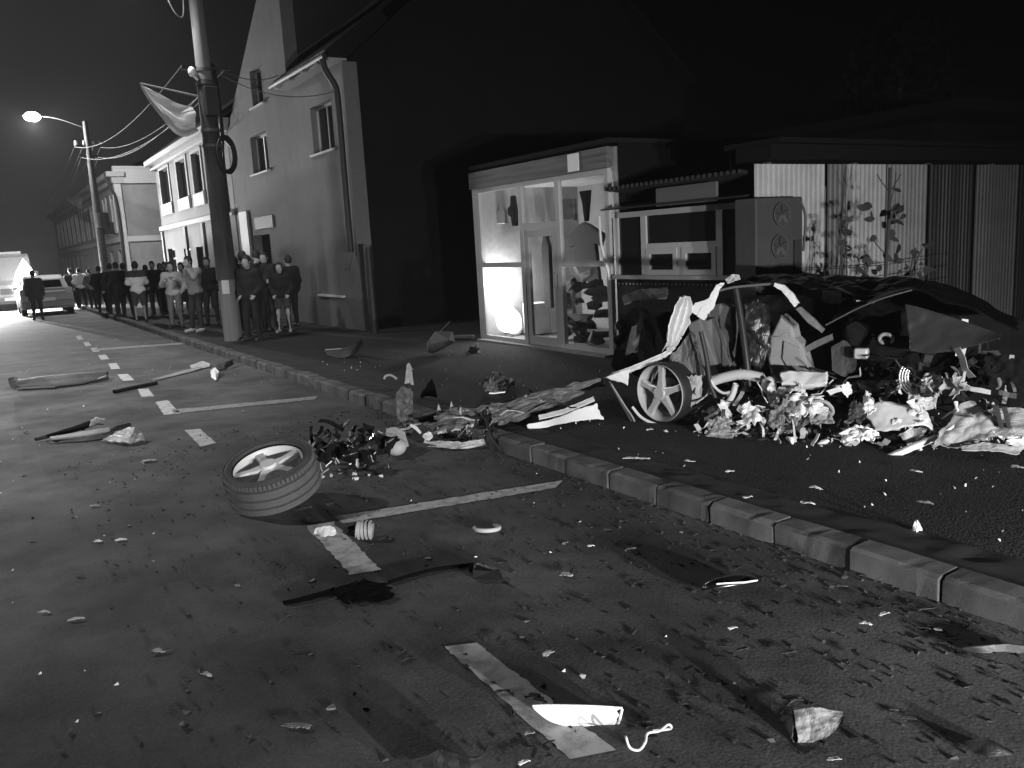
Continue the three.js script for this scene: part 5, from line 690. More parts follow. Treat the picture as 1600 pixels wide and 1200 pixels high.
ro('kinked_wire', 'kinked pale wire twisting right of the white cover', 'wire', [tube([[980, 1160, 0.01], [978, 1152, 0.06], [984, 1168, 0.03], [998, 1172, 0.012], [1008, 1160, 0.02], [1012, 1146, 0.03], [1030, 1142, 0.03], [1044, 1132, 0.05], [1048, 1138, 0.02], [1020, 1142, 0.015]].map(([u, v, y]) => G(u, v, y)), 0.005, 6, 60)], gm(0.6, 0.5));
{
  const z = G(1270, 1160, 0).sub(camera.position).dot(camF), q = (u, v, dz = 0) => atDepth(u, v, z + dz);
  const p = thing('bent_plate', 'bent grey plate with a charred end casting a long shadow', 'metal plate');
  mesh('plate', sheet([q(1238, 1106, 0.06), q(1270, 1104, 0.03), q(1319, 1112, 0.05)], [q(1245, 1164), q(1268, 1163), q(1298, 1150), q(1318, 1128)].slice(0, 4), { n: 20, m: 12, amp: 0.016, freq: 16, thick: 0.006, k: 3 }), gm(0.17, 0.6, { map: rep(T_blotch, 0.2) }), p);
  mesh('charred_end', sheet([q(1190, 1104, 0.26), q(1214, 1096, 0.18), q(1240, 1102, 0.06)], [q(1200, 1124, 0.24), q(1222, 1148, 0.12), q(1244, 1163)], { n: 14, m: 10, amp: 0.014, freq: 14, thick: 0.006, k: 5 }), gm(0.01, 0.7), p);
}
ro('charred_sheet', 'charred sheet at the very bottom edge of the road', 'metal sheet', [sheet(GL([[630, 1188, 0.06], [690, 1172, 0.11], [752, 1178, 0.09]]), GL([[640, 1206, 0.01], [700, 1204, 0.01], [766, 1208, 0.01]]), { n: 18, m: 8, amp: 0.016, freq: 14, k: 4 })], gm(0.02, 0.6));
ro('dark_strip', 'thin dark strip lying at right edge of the road', 'strip', sheet(GL([[1502, 1010, 0.03], [1550, 1004, 0.04], [1606, 1006, 0.04]]), GL([[1508, 1017], [1560, 1018], [1606, 1018]], 0.006), { n: 18, m: 4, amp: 0.008, freq: 9, k: 6 }), gm(0.012, 0.5));
ro('dark_flap', 'dark flap lying in the lower right corner of the road', 'flap', sheet(GL([[1506, 1160, 0.02], [1540, 1152, 0.04], [1585, 1176, 0.04]]), GL([[1520, 1178], [1545, 1186], [1590, 1180]], 0.006), { n: 12, m: 6, amp: 0.01, freq: 10, k: 2 }), gm(0.02, 0.6));
for (const [u, v, w, l, c, t] of [[153, 847, 0.05, 0.07, 0.8, 'left one of two white chips lying side by side'], [189, 845, 0.05, 0.08, 0.8, 'right one of two white chips lying side by side'], [70, 958, 0.04, 0.07, 0.5, 'folded pale chip at far left of the foreground'], [118, 970, 0.04, 0.09, 0.5, 'pale leaf-shaped chip right of the folded chip'], [147, 792, 0.04, 0.09, 0.25, 'grey stub lying on the road above the white chips'], [232, 721, 0.08, 0.16, 0.5, 'pale bent scrap lying left of the thrown wheel'], [322, 1056, 0.04, 0.07, 0.4, 'pale folded scrap in a dark stain in the foreground'], [247, 1020, 0.05, 0.07, 0.35, 'pale crumbled scrap above the dark stain'], [463, 1138, 0.05, 0.13, 0.18, 'flat grey scrap near the bottom edge of the road'], [820, 1195, 0.03, 0.05, 0.8, 'small white scrap at the bottom edge of the road'], [1145, 984, 0.025, 0.05, 0.6, 'pale nut standing on the road beside a long splinter'], [988, 718, 0.06, 0.16, 0.6, 'white flat scrap lying on the kerb'], [1004, 718, 0.05, 0.12, 0.5, 'second white scrap lying on the kerb'], [1382, 962, 0.03, 0.07, 0.5, 'pale sliver on the road near the right kerb'], [1352, 977, 0.03, 0.06, 0.6, 'white sliver on the road below the pale one'], [923, 855, 0.025, 0.05, 0.8, 'tiny white curl in middle of the road']])
  { const f = ro('road_scrap', t, 'scrap', scrap(w, l, u * 0.37), gm(c, 0.6)); f.position.copy(u > 960 && u < 1010 && v < 730 ? onGround(u, v, 0.13) : G(u, v, 0.006)); f.rotation.y = rr(-0.6, 0.6); }
ro('white_rag', 'white rag standing up on the dark ground behind the kerb', 'rag', sheet([lotG(1428, 816, 0.07), lotG(1433, 812, 0.09), lotG(1438, 818, 0.06)], [lotG(1424, 828), lotG(1432, 832, 0), lotG(1442, 828)], { n: 8, m: 8, amp: 0.012, freq: 20, k: 3 }), gm(0.8, 0.8));
for (const [u, v, c, t] of [[1140, 738, 0.8, 'white chip on the dark ground right of kerb corner'], [1168, 779, 0.7, 'white chip just behind the kerb joint'], [1274, 764, 0.7, 'pale chip on the dark ground below the radiator block'], [1262, 788, 0.8, 'tiny white chip just behind the right kerb'], [1432, 738, 0.7, 'white sliver below the folded bumper lip'], [1078, 722, 0.6, 'pale chip on the dark ground above the kerb'], [1445, 787, 0.25, 'flat grey sliver on the dark ground at right'], [1592, 732, 0.5, 'pale rod at the right edge of dark ground'], [1015, 672, 0.8, 'white chip under the rear rim'], [1040, 675, 0.8, 'second white chip under the rear rim']]) { const f = ro('lot_scrap', t, 'scrap', scrap(0.05, rr(0.06, 0.11), u * 0.53), gm(c, 0.6)); f.position.copy(lotG(u, v, 0.02)); f.rotation.y = rr(0, 6); }
ro('curved_arch_liner', 'curved dark arch liner on the pavement before the house', 'car part', sheet([lotG(508, 548, 0.04), lotG(535, 545, 0.06), lotG(556, 538, 0.25), lotG(567, 530, 0.42)], [lotG(512, 556), lotG(535, 562, 0), lotG(552, 556, 0.04), lotG(568, 540, 0.25)], { n: 22, m: 6, amp: 0.02, freq: 5, thick: 0.02 }), gm(0.04, 0.6));
ro('pale_scrap', 'pale flat scrap at left end of the arch liner', 'scrap', sheet([lotG(508, 546, 0.05), lotG(534, 544, 0.05)], [lotG(510, 551), lotG(534, 551)], { n: 8, m: 4, amp: 0.01, freq: 8 }), gm(0.4, 0.6));
ro('dark_carton', 'dark broken crate lying by the dark house wall', 'crate', [shard(0.28, 0.22, 0.25, 18).translate(...lotG(693, 535, 0.2).toArray()), frag(0.1, 0.5, 0.01, 0.5).rotateZ(0.9).translate(...lotG(690, 522, 0.35).toArray())], gm(0.05, 0.7));
ro('grey_plank', 'grey plank fragment lying right of the broken crate', 'plank', [rbox(0.5, 0.05, 0.14, 0, 0, 0, 0.01).rotateY(-0.3).translate(...lotG(720, 526, 0.05).toArray())], gm(0.12, 0.8));
ro('foil_scrap', 'crumpled foil scrap lying before the shop front', 'foil', sheet([lotG(736, 540, 0.12), lotG(748, 536, 0.14)], [lotG(728, 552), lotG(752, 552)], { n: 10, m: 8, amp: 0.04, freq: 12, k: 2 }), gm(0.5, 0.3));
// dark post and torn plastic by the house corner
{ const p = thing('dark_post', 'slim dark post standing at the house corner', 'post', lotG(586, 521)); mesh('shaft', [new THREE.CylinderGeometry(0.07, 0.08, 1.75, 10).translate(0, 0.87, 0)], black, p); mesh('cap', new THREE.CylinderGeometry(0.078, 0.078, 0.05, 10).translate(0, 1.76, 0), gm(0.05, 0.6), p); }
{ const b = lotG(566, 515), z = b.clone().sub(camera.position).dot(camF), q = (u, v) => atDepth(u, v, z); ro('torn_plastic', 'pale torn plastic hanging by the house corner beside dark post', 'plastic', [sheet([q(556, 462), q(562, 457), q(572, 464)], [q(563, 512), q(567, 505), q(568, 490)], { n: 10, m: 20, amp: 0.06, freq: 8, k: 3, rag: 0.2 }), sheet([q(575, 434), q(578, 432)], [q(580, 480), q(584, 480)], { n: 5, m: 14, amp: 0.03, freq: 8, k: 6 })], gm(0.28, 0.6)); }
// litter that nobody could count, and scraps one can pick apart
{
  const fm = [0.008, 0.01, 0.015, 0.02, 0.05, 0.3].map((c) => gm(c, 0.65)), fg = []; for (let i = 0; i < 12; i++) fg.push(i % 2 ? scrap(rr(0.02, 0.05), rr(0.03, 0.09), i * 3.1 + 2) : shard(rr(0.01, 0.03), rr(0.006, 0.014), rr(0.01, 0.03)));
  for (let i = 0; i < 190; i++) { let u, v; if (i < 130) { u = rr(780, 1600); v = rr(760, 1190); const kb = 740 + 0.328 * (u - 905) + 12; if (v < kb) v = kb + rnd() * rnd() * 160; if (v > 1195) v = rr(1000, 1190); } else { u = rr(20, 900); v = rr(640, 1190); } const ti = Math.floor(Math.pow(rnd(), 1.6) * 6), m = mesh('debris_chip', fg[i % 12], fm[ti]); m.position.copy(G(u, v, 0.004)); m.rotation.set(rr(-0.08, 0.08), rr(0, 6.3), rr(-0.08, 0.08)); const s = rr(0.6, 1.3); m.scale.set(s, s, s); tag(m, (ti === 5 ? 'small pale ' : ti > 3 ? 'small dark grey ' : 'small black ') + (i % 2 ? 'folded sliver ' : 'broken lump ') + 'on the road ' + (v > 1050 ? (u < 700 ? 'in the left foreground' : u < 1060 ? 'around the white cover' : 'around the bent plate') : u > 1250 ? 'below the right kerb' : u > 780 ? (v > 900 ? 'before the black mirror shell' : 'below the kerb near the pale ring') : v > 800 ? 'around the black mat' : 'left of the thrown wheel'), 'debris', 'chips scattered over the road'); }
  const im = (name, n, geo, mat, place) => { const m = new THREE.InstancedMesh(geo, mat, n), o = new THREE.Object3D(); m.name = numbered(name); for (let i = 0; i < n; i++) { o.position.copy(place()); o.rotation.set(rr(-0.5, 0.5), rr(0, 6.3), rr(-0.5, 0.5)); o.scale.setScalar(rr(0.4, 1.6)); o.updateMatrix(); m.setMatrixAt(i, o.matrix); } shade(m); m.userData = { kind: 'stuff', label: 'fine crumbs of glass and grit strewn over the road', category: 'grit' }; scene.add(m); return m; };
  const near = () => st(rr(-2.5, 7), -Math.pow(rnd(), 2.2) * 3.2 - 0.01, 0.004), wide = () => st(rr(-2, 26), rr(-6, -0.02), 0.003), lot = () => st(rr(-1, 11), rr(0.2, 3.4), LOT + 0.008);
  im('dark_grit', 2200, shard(0.009, 0.0035, 0.008, 7), gm(0.03, 0.8), near).userData.label = 'dark grit gathered along the foot of the kerb';
  im('glass_crumbs', 260, shard(0.008, 0.006, 0.008, 7), gm(0.8, 0.25), wide).userData.label = 'bright glass crumbs strewn over the road';
  im('lot_crumbs', 240, shard(0.012, 0.008, 0.012, 7), gm(0.7, 0.4), lot).userData.label = 'pale crumbs strewn over the dark ground behind the kerb';
}
// sapling and shrubs before the fence
{
  const leafShape = new THREE.Shape(); leafShape.moveTo(0, 0); leafShape.bezierCurveTo(0.05, 0.03, 0.05, 0.09, 0, 0.15); leafShape.bezierCurveTo(-0.05, 0.09, -0.05, 0.03, 0, 0); const leafG = new THREE.ShapeGeometry(leafShape, 5); { const p = leafG.attributes.position; for (let i = 0; i < p.count; i++) p.setZ(i, -Math.abs(p.getX(i)) * 0.5 - 0.8 * (p.getY(i) - 0.07) ** 2); leafG.computeVertexNormals(); }
  const leafM = gm(0.02, 0.8);
  const base = (u, depth) => { const p = atDepth(u, 500, depth); return p.setY(LOT); };
  const t = thing('sapling', 'thin young tree with sparse leaves before the fence', 'tree', base(1384, 8.9)), z = 8.9, q = (u, v) => atDepth(u, v, z).sub(t.position);
  mesh('trunk', tube([V(0, 0, 0), q(1384, 430), q(1388, 360), q(1390, 300), q(1391, 262)], 0.018, 7, 24), gm(0.03, 0.9), t);
  for (const [a, b, c] of [[[1390, 300], [1378, 285], [1370, 272]], [[1390, 300], [1400, 285], [1408, 272]], [[1389, 320], [1396, 300], [1400, 268]], [[1388, 350], [1402, 335], [1412, 320]], [[1386, 400], [1372, 385], [1362, 372]]]) mesh('branch', tube([q(...a), q(...b), q(...c)], 0.006, 5, 8), gm(0.03, 0.9), t);
  const lf = (parent, u, v, s) => { const m = mesh('leaf', leafG, leafM, parent); m.position.copy(atDepth(u, v, z + rr(-0.15, 0.15)).sub(parent.position)); m.rotation.set(rr(-0.9, 0.9), rr(-1.2, 1.2), rr(1.2, 5)); m.scale.set(s * rr(0.6, 0.85), s * rr(0.6, 0.85), s); };
  for (const [u, v] of [[1350, 318], [1338, 322], [1362, 328], [1408, 300], [1398, 312], [1412, 322], [1402, 328], [1396, 345], [1408, 345], [1386, 330], [1372, 372], [1400, 342], [1406, 318], [1380, 395], [1394, 358], [1378, 350], [1368, 340], [1415, 335], [1392, 372], [1376, 412], [1398, 395], [1404, 380]]) lf(t, u, v, rr(0.9, 1.4));
  for (const [u, name, label, n, top] of [[1350, 'shrub', 'leafy shrub left of the young tree before the fence', 22, 392], [1428, 'shrub', 'leafy shrub right of the young tree before the fence', 22, 385], [1318, 'shrub', 'small shrub nearest the fan cabinet before the fence', 10, 340]]) { const s = thing(name, label, 'shrub', base(u, z + 0.1)); for (let i = 0; i < 3; i++) mesh('stem', tube([V(rr(-0.05, 0.05), 0, 0), atDepth(u + rr(-8, 8), 430, z + 0.1).sub(s.position), atDepth(u + rr(-16, 16), top + rr(0, 20), z + 0.1).sub(s.position)], 0.008, 5, 10), gm(0.03, 0.9), s); for (let i = 0; i < n; i++) lf(s, u + rr(-20, 20), top + rr(-4, 75), rr(0.7, 1.2)); }
  const bt = thing('dark_tree', 'dim dark tree top rising behind the fence', 'tree', atDepth(1400, 420, 15).setY(LOT)); mesh('trunk', rod(V(0, 0, 0), V(0, 4.2, 0), 0.1, 0.04), gm(0.02, 0.9), bt); const lg = []; for (let i = 0; i < 700; i++) { const a = rr(0, 6.3), r = Math.sqrt(rnd()) * 0.9, y = rr(2.9, 5.2); lg.push(leafG.clone().scale(1.3, 1.3, 1.3).rotateX(rr(-1, 1)).rotateZ(rr(0, 6)).translate(Math.cos(a) * r * (1.2 - Math.abs(y - 3.8) * 0.5), y, Math.sin(a) * r)); } const cr = mesh('crown', lg, gm(0.004, 0.9, { specularIntensity: 0.2 }), bt); cr.userData.kind = 'stuff';
}
// ------------------------------------------------------------------ people
function nets(sdf, lo, hi, h) {                       // surface nets over a signed distance
  const nx = Math.ceil((hi[0] - lo[0]) / h) + 1, ny = Math.ceil((hi[1] - lo[1]) / h) + 1, nz = Math.ceil((hi[2] - lo[2]) / h) + 1, F = new Float32Array(nx * ny * nz), id = (i, j, k) => (k * ny + j) * nx + i;
  for (let k = 0; k < nz; k++) for (let j = 0; j < ny; j++) for (let i = 0; i < nx; i++) F[id(i, j, k)] = sdf(lo[0] + i * h, lo[1] + j * h, lo[2] + k * h);
  const vi = new Int32Array(nx * ny * nz).fill(-1), pos = [], idx = [];
  const E = [[0, 1], [2, 3], [4, 5], [6, 7], [0, 2], [1, 3], [4, 6], [5, 7], [0, 4], [1, 5], [2, 6], [3, 7]];
  for (let k = 0; k < nz - 1; k++) for (let j = 0; j < ny - 1; j++) for (let i = 0; i < nx - 1; i++) {
    const f = []; let m = 0; for (let c = 0; c < 8; c++) { f[c] = F[id(i + (c & 1), j + (c >> 1 & 1), k + (c >> 2))]; if (f[c] < 0) m++; } if (!m || m === 8) continue;
    let x = 0, y = 0, z = 0, n = 0; for (const [a, b] of E) if ((f[a] < 0) !== (f[b] < 0)) { const t = f[a] / (f[a] - f[b]); x += lerp(a & 1, b & 1, t); y += lerp(a >> 1 & 1, b >> 1 & 1, t); z += lerp(a >> 2, b >> 2, t); n++; }
    vi[id(i, j, k)] = pos.length / 3; pos.push(lo[0] + (i + x / n) * h, lo[1] + (j + y / n) * h, lo[2] + (k + z / n) * h);
  }
  const quad = (a, b, c, d, flip) => { if (a < 0 || b < 0 || c < 0 || d < 0) return; if (flip) idx.push(a, c, b, a, d, c); else idx.push(a, b, c, a, c, d); };
  for (let k = 1; k < nz - 1; k++) for (let j = 1; j < ny - 1; j++) for (let i = 1; i < nx - 1; i++) {
    const s = F[id(i, j, k)] < 0;
    if (s !== F[id(i + 1, j, k)] < 0) quad(vi[id(i, j - 1, k - 1)], vi[id(i, j, k - 1)], vi[id(i, j, k)], vi[id(i, j - 1, k)], !s);
    if (s !== F[id(i, j + 1, k)] < 0) quad(vi[id(i - 1, j, k - 1)], vi[id(i, j, k - 1)], vi[id(i, j, k)], vi[id(i - 1, j, k)], s);
    if (s !== F[id(i, j, k + 1)] < 0) quad(vi[id(i - 1, j - 1, k)], vi[id(i, j - 1, k)], vi[id(i, j, k)], vi[id(i - 1, j, k)], !s);
  }
  const g = new THREE.BufferGeometry(); g.setAttribute('position', new THREE.Float32BufferAttribute(pos, 3)); g.setIndex(idx); g.computeVertexNormals(); return g;
}
function cap(px, py, pz, [a, b, ra, rb]) { const bx = b[0] - a[0], by = b[1] - a[1], bz = b[2] - a[2], qx = px - a[0], qy = py - a[1], qz = pz - a[2]; const t = clamp((qx * bx + qy * by + qz * bz) / (bx * bx + by * by + bz * bz + 1e-9), 0, 1); return Math.hypot(qx - bx * t, qy - by * t, qz - bz * t) - lerp(ra, rb, t); }
const smin = (a, b, k) => { const h = Math.max(k - Math.abs(a - b), 0) / k; return Math.min(a, b) - h * h * k * 0.25; };
function field(bones, k, grow, wob) { return (x, y, z) => { let d = 9; for (const b of bones) { const q = cap(x, y, z, b); if (q < d + k) d = smin(d, q - grow, k); } return d + (wob ? wob * (Math.sin(y * 34 + x * 19) * Math.sin(z * 27 + x * 31 + y * 7)) : 0); }; }
function bounds(bones, g) { const lo = [9, 9, 9], hi = [-9, -9, -9]; for (const [a, b, ra, rb] of bones) for (let i = 0; i < 3; i++) { lo[i] = Math.min(lo[i], a[i] - ra, b[i] - rb); hi[i] = Math.max(hi[i], a[i] + ra, b[i] + rb); } return [lo.map((v) => v - g), hi.map((v) => v + g)]; }
const POSE = {
  stand: { l: [0.10, 0.02, 0.05], arms: [[[0.25, 1.15, -0.02], [0.27, 0.90, 0.06]], [[0.25, 1.15, -0.02], [0.26, 0.90, 0.07]]] },
  pockets: { l: [0.09, 0.0, 0.04], arms: [[[0.27, 1.15, -0.06], [0.19, 0.97, 0.10]], [[0.27, 1.15, -0.06], [0.19, 0.97, 0.10]]] },
  phone: { l: [0.10, 0.03, 0.0], arms: [[[0.26, 1.16, 0.06], [0.10, 1.30, 0.30]], [[0.26, 1.16, 0.06], [0.10, 1.28, 0.30]]] },
  face: { l: [0.12, 0.05, 0.10], arms: [[[0.27, 1.28, 0.20], [0.09, 1.52, 0.20]], [[0.25, 1.15, 0.04], [0.16, 1.0, 0.22]]] },
  walk: { l: [0.08, 0.20, -0.16], arms: [[[0.25, 1.15, 0.06], [0.24, 0.94, 0.20]], [[0.25, 1.15, -0.10], [0.24, 0.92, -0.06]]] },
  head: { l: [0.10, 0.02, 0.0], arms: [[[0.34, 1.55, 0.04], [0.10, 1.68, 0.02]], [[0.34, 1.55, 0.04], [0.10, 1.68, 0.02]]] },
  crossed: { l: [0.10, 0.0, 0.05], arms: [[[0.25, 1.16, 0.04], [-0.06, 1.15, 0.20]], [[0.25, 1.16, 0.04], [-0.06, 1.12, 0.22]]] },
};
function person(o) {
  const p = thing('person', o.label, 'person', o.at, o.turn || 0, o.group), P = POSE[o.pose || 'stand'], sc = (o.h || 1.7) / 1.75; p.scale.setScalar(sc);
  const sh = 1.42, hipY = 0.93, w = o.woman ? 0.165 : 0.185, hw = o.woman ? 0.10 : 0.095, lean = o.lean || 0;
  const up = (q) => [q[0], q[1], q[2] + (q[1] - hipY) * lean];
  const torso = [[[0, hipY, 0], [0, 1.15, 0.0], 0.115, 0.115], [[-hw, hipY + 0.02, 0], [hw, hipY + 0.02, 0], 0.10, 0.10], [[0, 1.12, 0], [0, 1.32, -0.01], 0.115, 0.13], [[-w * 0.75, 1.36, -0.01], [w * 0.75, 1.36, -0.01], 0.085, 0.085], [[-w, sh, -0.01], [w, sh, -0.01], 0.062, 0.062], [[-0.09, 1.2, 0], [0.09, 1.2, 0], 0.10, 0.10]].map(([a, b, r, s]) => [up(a), up(b), r, s]);
  const arms = [], hands = [], legs = [], feet = [];
  [1, -1].forEach((s, i) => {
    const [e, h] = P.arms[i], S = up([s * w, sh, -0.01]), E = up([s * e[0], e[1], e[2]]), H = up([s * h[0], h[1], h[2]]);
    arms.push([S, E, 0.058, 0.046], [E, H, 0.045, 0.032]); hands.push([E, H]);
    const lz = i ? P.l[2] : P.l[1], hip = [s * hw, hipY - 0.02, 0], kn = [s * (hw + 0.02), 0.50, lz * 0.55 + 0.03], an = [s * (hw + 0.02 + P.l[0] * 0.15), 0.09, lz];
    legs.push([hip, kn, 0.088, 0.058], [kn, an, 0.056, 0.036]); feet.push([[an[0], 0.055, lz - 0.03], [an[0] + s * 0.03, 0.035, lz + 0.17], 0.045, 0.035]);
  });
  const hz = up([0, 1.64, 0.02 + (o.bow || 0)]), neck = [up([0, 1.42, -0.02]), [hz[0], hz[1] - 0.08, hz[2]], 0.052, 0.05];
  // one continuous body
  const all = [...torso, ...arms, ...legs, ...feet.map(([a, b, r, s]) => [a, b, r * 0.9, s * 0.9]), neck], B = bounds(all, 0.06);
  const body = nets(field(all, 0.05, -0.012, 0), B[0], B[1], 0.036);
  const ht = o.face || 0, cs = Math.cos(ht), sn = Math.sin(ht);
  const hd = nets((x, y, z) => { const dx0 = x - hz[0], dz0 = z - hz[2], dx = dx0 * cs - dz0 * sn, dz = dx0 * sn + dz0 * cs, dy = y - hz[1]; let d = (Math.hypot(dx / 0.077, dy / 0.118, dz / 0.096) - 1) * 0.085; d = smin(d, Math.hypot(dx, dy + 0.06, dz - 0.03) - 0.062, 0.04); d = smin(d, cap(dx, dy, dz, [[0, 0.02, 0.09], [0, -0.03, 0.112], 0.010, 0.016]), 0.02); for (const s of [-1, 1]) { d = smin(d, Math.hypot((dx - s * 0.08) / 0.6, dy + 0.005, dz) - 0.028, 0.012); d = Math.max(d, 0.018 - Math.hypot(dx - s * 0.033, dy - 0.005, dz - 0.105)); } d = Math.max(d, 0.006 - Math.hypot(dx * 0.25, dy + 0.062, dz - 0.102)); return smin(d, cap(x, y, z, neck) + 0.004, 0.03); }, [hz[0] - 0.13, hz[1] - 0.2, hz[2] - 0.14], [hz[0] + 0.13, hz[1] + 0.15, hz[2] + 0.15], 0.014);
  const fing = []; hands.forEach(([E, H], i) => { const s = i ? -1 : 1, e = V(...E), h = V(...H), d = h.clone().sub(e).normalize(), side = V(0, 0, 1).cross(d).length() > 0.3 ? V(0, 0, 1).cross(d).normalize() : V(1, 0, 0), n = d.clone().cross(side); const R = (a, b, r0, r1) => rod(a, b, r0, r1, 6); const palm = new THREE.SphereGeometry(1, 8, 6).scale(0.04, 0.045, 0.018); palm.applyMatrix4(new THREE.Matrix4().makeBasis(side, d, side.clone().cross(d))).translate(...h.clone().addScaledVector(d, 0.045).toArray()); fing.push(palm); for (let k = 0; k < 4; k++) { const a = h.clone().addScaledVector(d, 0.08).addScaledVector(side, (k - 1.5) * 0.019), L = [0.034, 0.04, 0.037, 0.028][k], m = a.clone().addScaledVector(d, L), c = m.clone().addScaledVector(d, L * 0.8).addScaledVector(n, L * 0.45); fing.push(R(a, m, 0.009, 0.0085), R(m, c, 0.0085, 0.007)); } const a = h.clone().addScaledVector(d, 0.03).addScaledVector(side, -0.032 * s), m = a.clone().addScaledVector(d, 0.03).addScaledVector(side, -0.022 * s); fing.push(R(a, m, 0.011, 0.010), R(m, m.clone().addScaledVector(d, 0.028), 0.010, 0.008)); });
  mesh('body', merge([body, hd, ...fing]), gm(o.skin || 0.34, 0.7), p);
  // clothes
  const topLen = o.topLen ?? 0.86, cut = (f, fn) => (x, y, z) => Math.max(f(x, y, z), fn(x, y, z));
  const long = [...torso, ...arms.map(([a, b, r, s], i) => (o.shortSleeve && i % 2) ? [a, a.map((v, k) => lerp(v, b[k], 0.15)), r, r] : [a, b, r, s * 1.1])]; if (topLen < 0.8) long.push([[-hw, hipY, 0], [-hw - 0.02, topLen, 0.01], 0.11, 0.11], [[hw, hipY, 0], [hw + 0.02, topLen, 0.01], 0.11, 0.11], [[0, hipY, 0], [0, topLen, 0], 0.11, 0.11]);
  const Bt = bounds(long, 0.07); mesh('jacket', nets(cut(field(long, 0.06, 0.020, 0.007), (x, y, z) => Math.max(topLen - y, y - 1.50)), Bt[0], Bt[1], 0.032), gm(o.top, 0.9), p);
  if (o.yoke) mesh('yoke', nets(cut(field([...torso, ...arms.filter((_, i) => !(i % 2)).map(([a, b, r, s]) => [a, a.map((v, k) => lerp(v, b[k], 0.4)), r, s])], 0.06, 0.026, 0.004), (x, y, z) => Math.max(1.30 - y, y - 1.51)), Bt[0], Bt[1], 0.032), gm(o.yoke, 0.9), p);
  const legB = [...legs, [[-hw, hipY - 0.02, 0], [hw, hipY - 0.02, 0], 0.10, 0.10], [[0, hipY, 0], [0, hipY + 0.06, 0], 0.11, 0.11]], Bl = bounds(legB, 0.06), hem = o.hem ?? 0.07;
  mesh(o.hem > 0.4 ? 'shorts' : 'trousers', nets(cut(field(legB, 0.03, 0.016, 0.006), (x, y, z) => Math.max(hem - y, y - 1.02)), Bl[0], Bl[1], 0.032), gm(o.legs, 0.9), p);
  const Bf = bounds(feet, 0.03); mesh('shoes', nets(cut(field(feet, 0.02, 0.006, 0), (x, y, z) => Math.max(0.002 - y, y - 0.12)), Bf[0], Bf[1], 0.02), gm(o.shoes ?? 0.04, 0.7), p);
  if (o.hair !== 0) { const HL = o.longHair ? 0.30 : 0.035; mesh('hair', nets((x, y, z) => { const dx0 = x - hz[0], dz0 = z - hz[2], dx = dx0 * cs - dz0 * sn, dz = dx0 * sn + dz0 * cs, dy = y - hz[1]; let d = (Math.hypot(dx / 0.092, (dy - 0.015) / 0.128, (dz + 0.012) / 0.106) - 1) * 0.095 + 0.004 * Math.sin(dx * 190 + dy * 60) * Math.sin(dz * 170); d = Math.max(d, Math.min(dz - 0.045 - Math.max(0, dy - 0.055) * 1.6, 0.03 - dy + dz * 0.0 + 0.03)); d = Math.max(d, -0.05 - dy - Math.max(0, -dz - 0.02) * 0.6); if (o.longHair) d = smin(d, cap(dx, dy, dz, [[0, 0, -0.06], [0, -HL, -0.075], 0.085, 0.06]), 0.05); return d; }, [hz[0] - 0.15, hz[1] - 0.05 - HL - 0.06, hz[2] - 0.18], [hz[0] + 0.15, hz[1] + 0.19, hz[2] + 0.17], 0.016), gm(o.hairC ?? 0.02, 0.7), p); }
  return p;
}
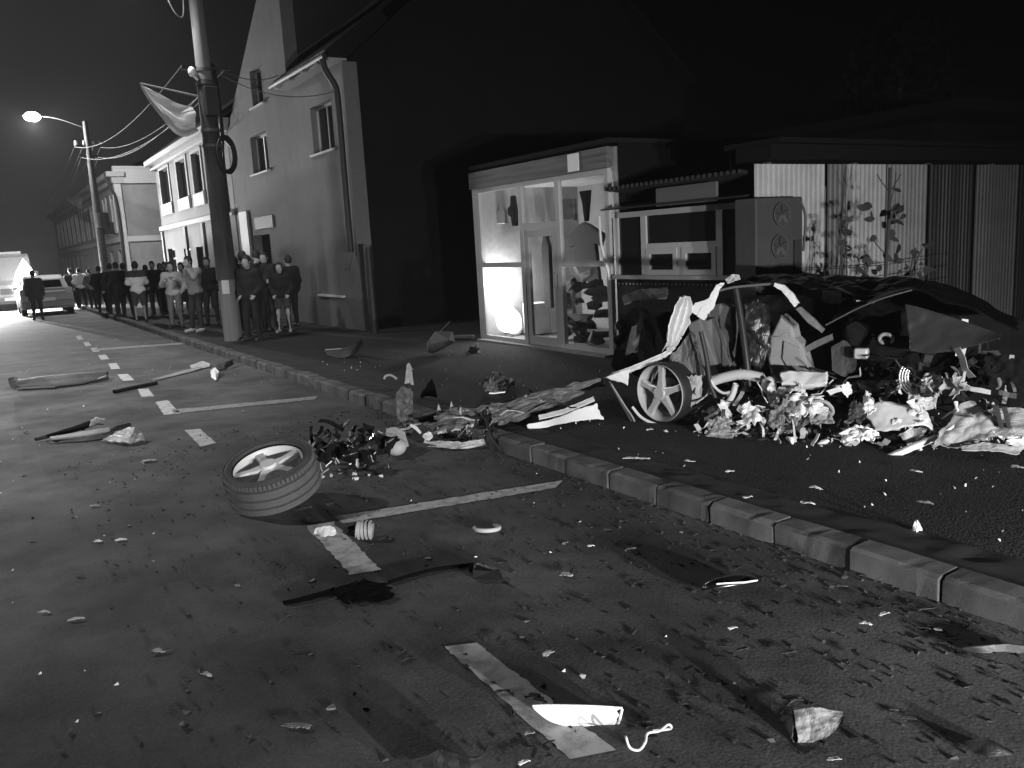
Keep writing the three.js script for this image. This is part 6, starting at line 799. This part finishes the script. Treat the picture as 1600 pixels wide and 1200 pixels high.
{
  const at = (u, v) => onGround(u, v, LOT), toCam = PHI, away = PHI + Math.PI, grp = 'onlookers on the pavement';
  const list = [
    [118, 482, 1.62, { label: 'person in dark clothes farthest left in the crowd beside a white top', pose: 'stand', turn: away, top: 0.04, legs: 0.03 }],
    [131, 482, 1.62, { label: 'person in white top and dark trousers far down the pavement', pose: 'stand', turn: away, top: 0.7, legs: 0.03, shortSleeve: true }],
    [147, 484, 1.55, { label: 'person in mid grey top standing right of the far white top', pose: 'pockets', turn: toCam + 0.6, top: 0.22, legs: 0.04 }],
    [163, 491, 1.66, { label: 'person in black seen from behind under the far pole', pose: 'pockets', turn: away - 0.3, top: 0.025, legs: 0.02 }],
    [181, 494, 1.72, { label: 'broad person in dark jacket left of a tall dark pair', pose: 'stand', turn: away, top: 0.03, legs: 0.02 }],
    [191, 495, 1.74, { label: 'tall person in dark jacket in the middle of three dark backs', pose: 'crossed', turn: away + 0.4, top: 0.03, legs: 0.025 }],
    [202, 494, 1.70, { label: 'person in dark coat just left of the white jacket', pose: 'stand', turn: away - 0.2, top: 0.025, topLen: 0.7, legs: 0.02 }],
    [222, 504, 1.72, { label: 'person with back turned in white jacket with dark shoulders', pose: 'crossed', turn: away, top: 0.78, yoke: 0.05, legs: 0.06, hem: 0.5, topLen: 0.8 }],
    [236, 493, 1.60, { label: 'person in dark clothes half hidden behind the white jacket', pose: 'stand', turn: away, top: 0.04, legs: 0.03 }],
    [247, 494, 1.70, { label: 'person in black jacket facing the road right of white jacket', pose: 'pockets', turn: toCam - 0.3, top: 0.02, legs: 0.02, skin: 0.3 }],
    [258, 491, 1.62, { label: 'dark-haired person at left of a close pair', pose: 'stand', turn: toCam + 0.5, top: 0.05, legs: 0.03 }],
    [266, 491, 1.66, { label: 'dark-haired person at right of a close pair', pose: 'crossed', turn: toCam - 0.5, top: 0.04, legs: 0.025 }],
    [278, 512, 1.66, { label: 'person in pale patterned top and grey jeans holding a phone', pose: 'phone', turn: toCam - 0.4, top: 0.42, legs: 0.14, bow: 0.03 }],
    [293, 504, 1.62, { label: 'woman with long dark hair and black coat beside patterned top', pose: 'stand', turn: toCam - 0.6, top: 0.02, topLen: 0.62, legs: 0.03, woman: true, longHair: true }],
    [313, 518, 1.76, { label: 'man in grey jacket raising a hand to his face', pose: 'face', turn: toCam - 1.1, top: 0.24, legs: 0.025, shoes: 0.4, lean: 0.08, bow: 0.05 }],
    [334, 507, 1.72, { label: 'person in black jacket just left of the near pole', pose: 'stand', turn: toCam - 0.4, top: 0.015, legs: 0.03 }],
    [378, 524, 1.70, { label: 'dark person half hidden behind the near pole', pose: 'stand', turn: away, top: 0.012, legs: 0.012 }],
    [391, 522, 1.80, { label: 'dark person with hands on head right of the near pole', pose: 'head', turn: away, top: 0.015, legs: 0.012 }],
    [399, 532, 1.70, { label: 'nearest dark person with a pale lit face right of pole', pose: 'pockets', turn: toCam - 0.9, top: 0.012, legs: 0.012 }],
    [412, 519, 1.80, { label: 'tall dark person before the house doorway', pose: 'stand', turn: away - 0.3, top: 0.015, legs: 0.012 }],
    [424, 518, 1.76, { label: 'dark person at right of the doorway group', pose: 'crossed', turn: toCam - 0.6, top: 0.015, legs: 0.012 }],
    [446, 519, 1.52, { label: 'woman in dark jacket with bare legs standing before the house', pose: 'pockets', turn: toCam - 0.5, top: 0.014, legs: 0.06, hem: 0.6, woman: true, longHair: true, skin: 0.42, shoes: 0.3 }],
    [460, 511, 1.66, { label: 'dark person in long trousers at right end of the crowd', pose: 'stand', turn: away + 0.3, top: 0.012, legs: 0.012 }],
  ];
  for (const [u, v, h, o] of list) person({ at: at(u, v), h, group: grp, ...o });
  person({ at: onGround(61, 500, 0), h: 1.68, label: 'lone figure silhouetted against the glaring headlights', pose: 'stand', turn: away, top: 0.06, legs: 0.05, topLen: 0.7 });
}
renderer.render(scene, camera);
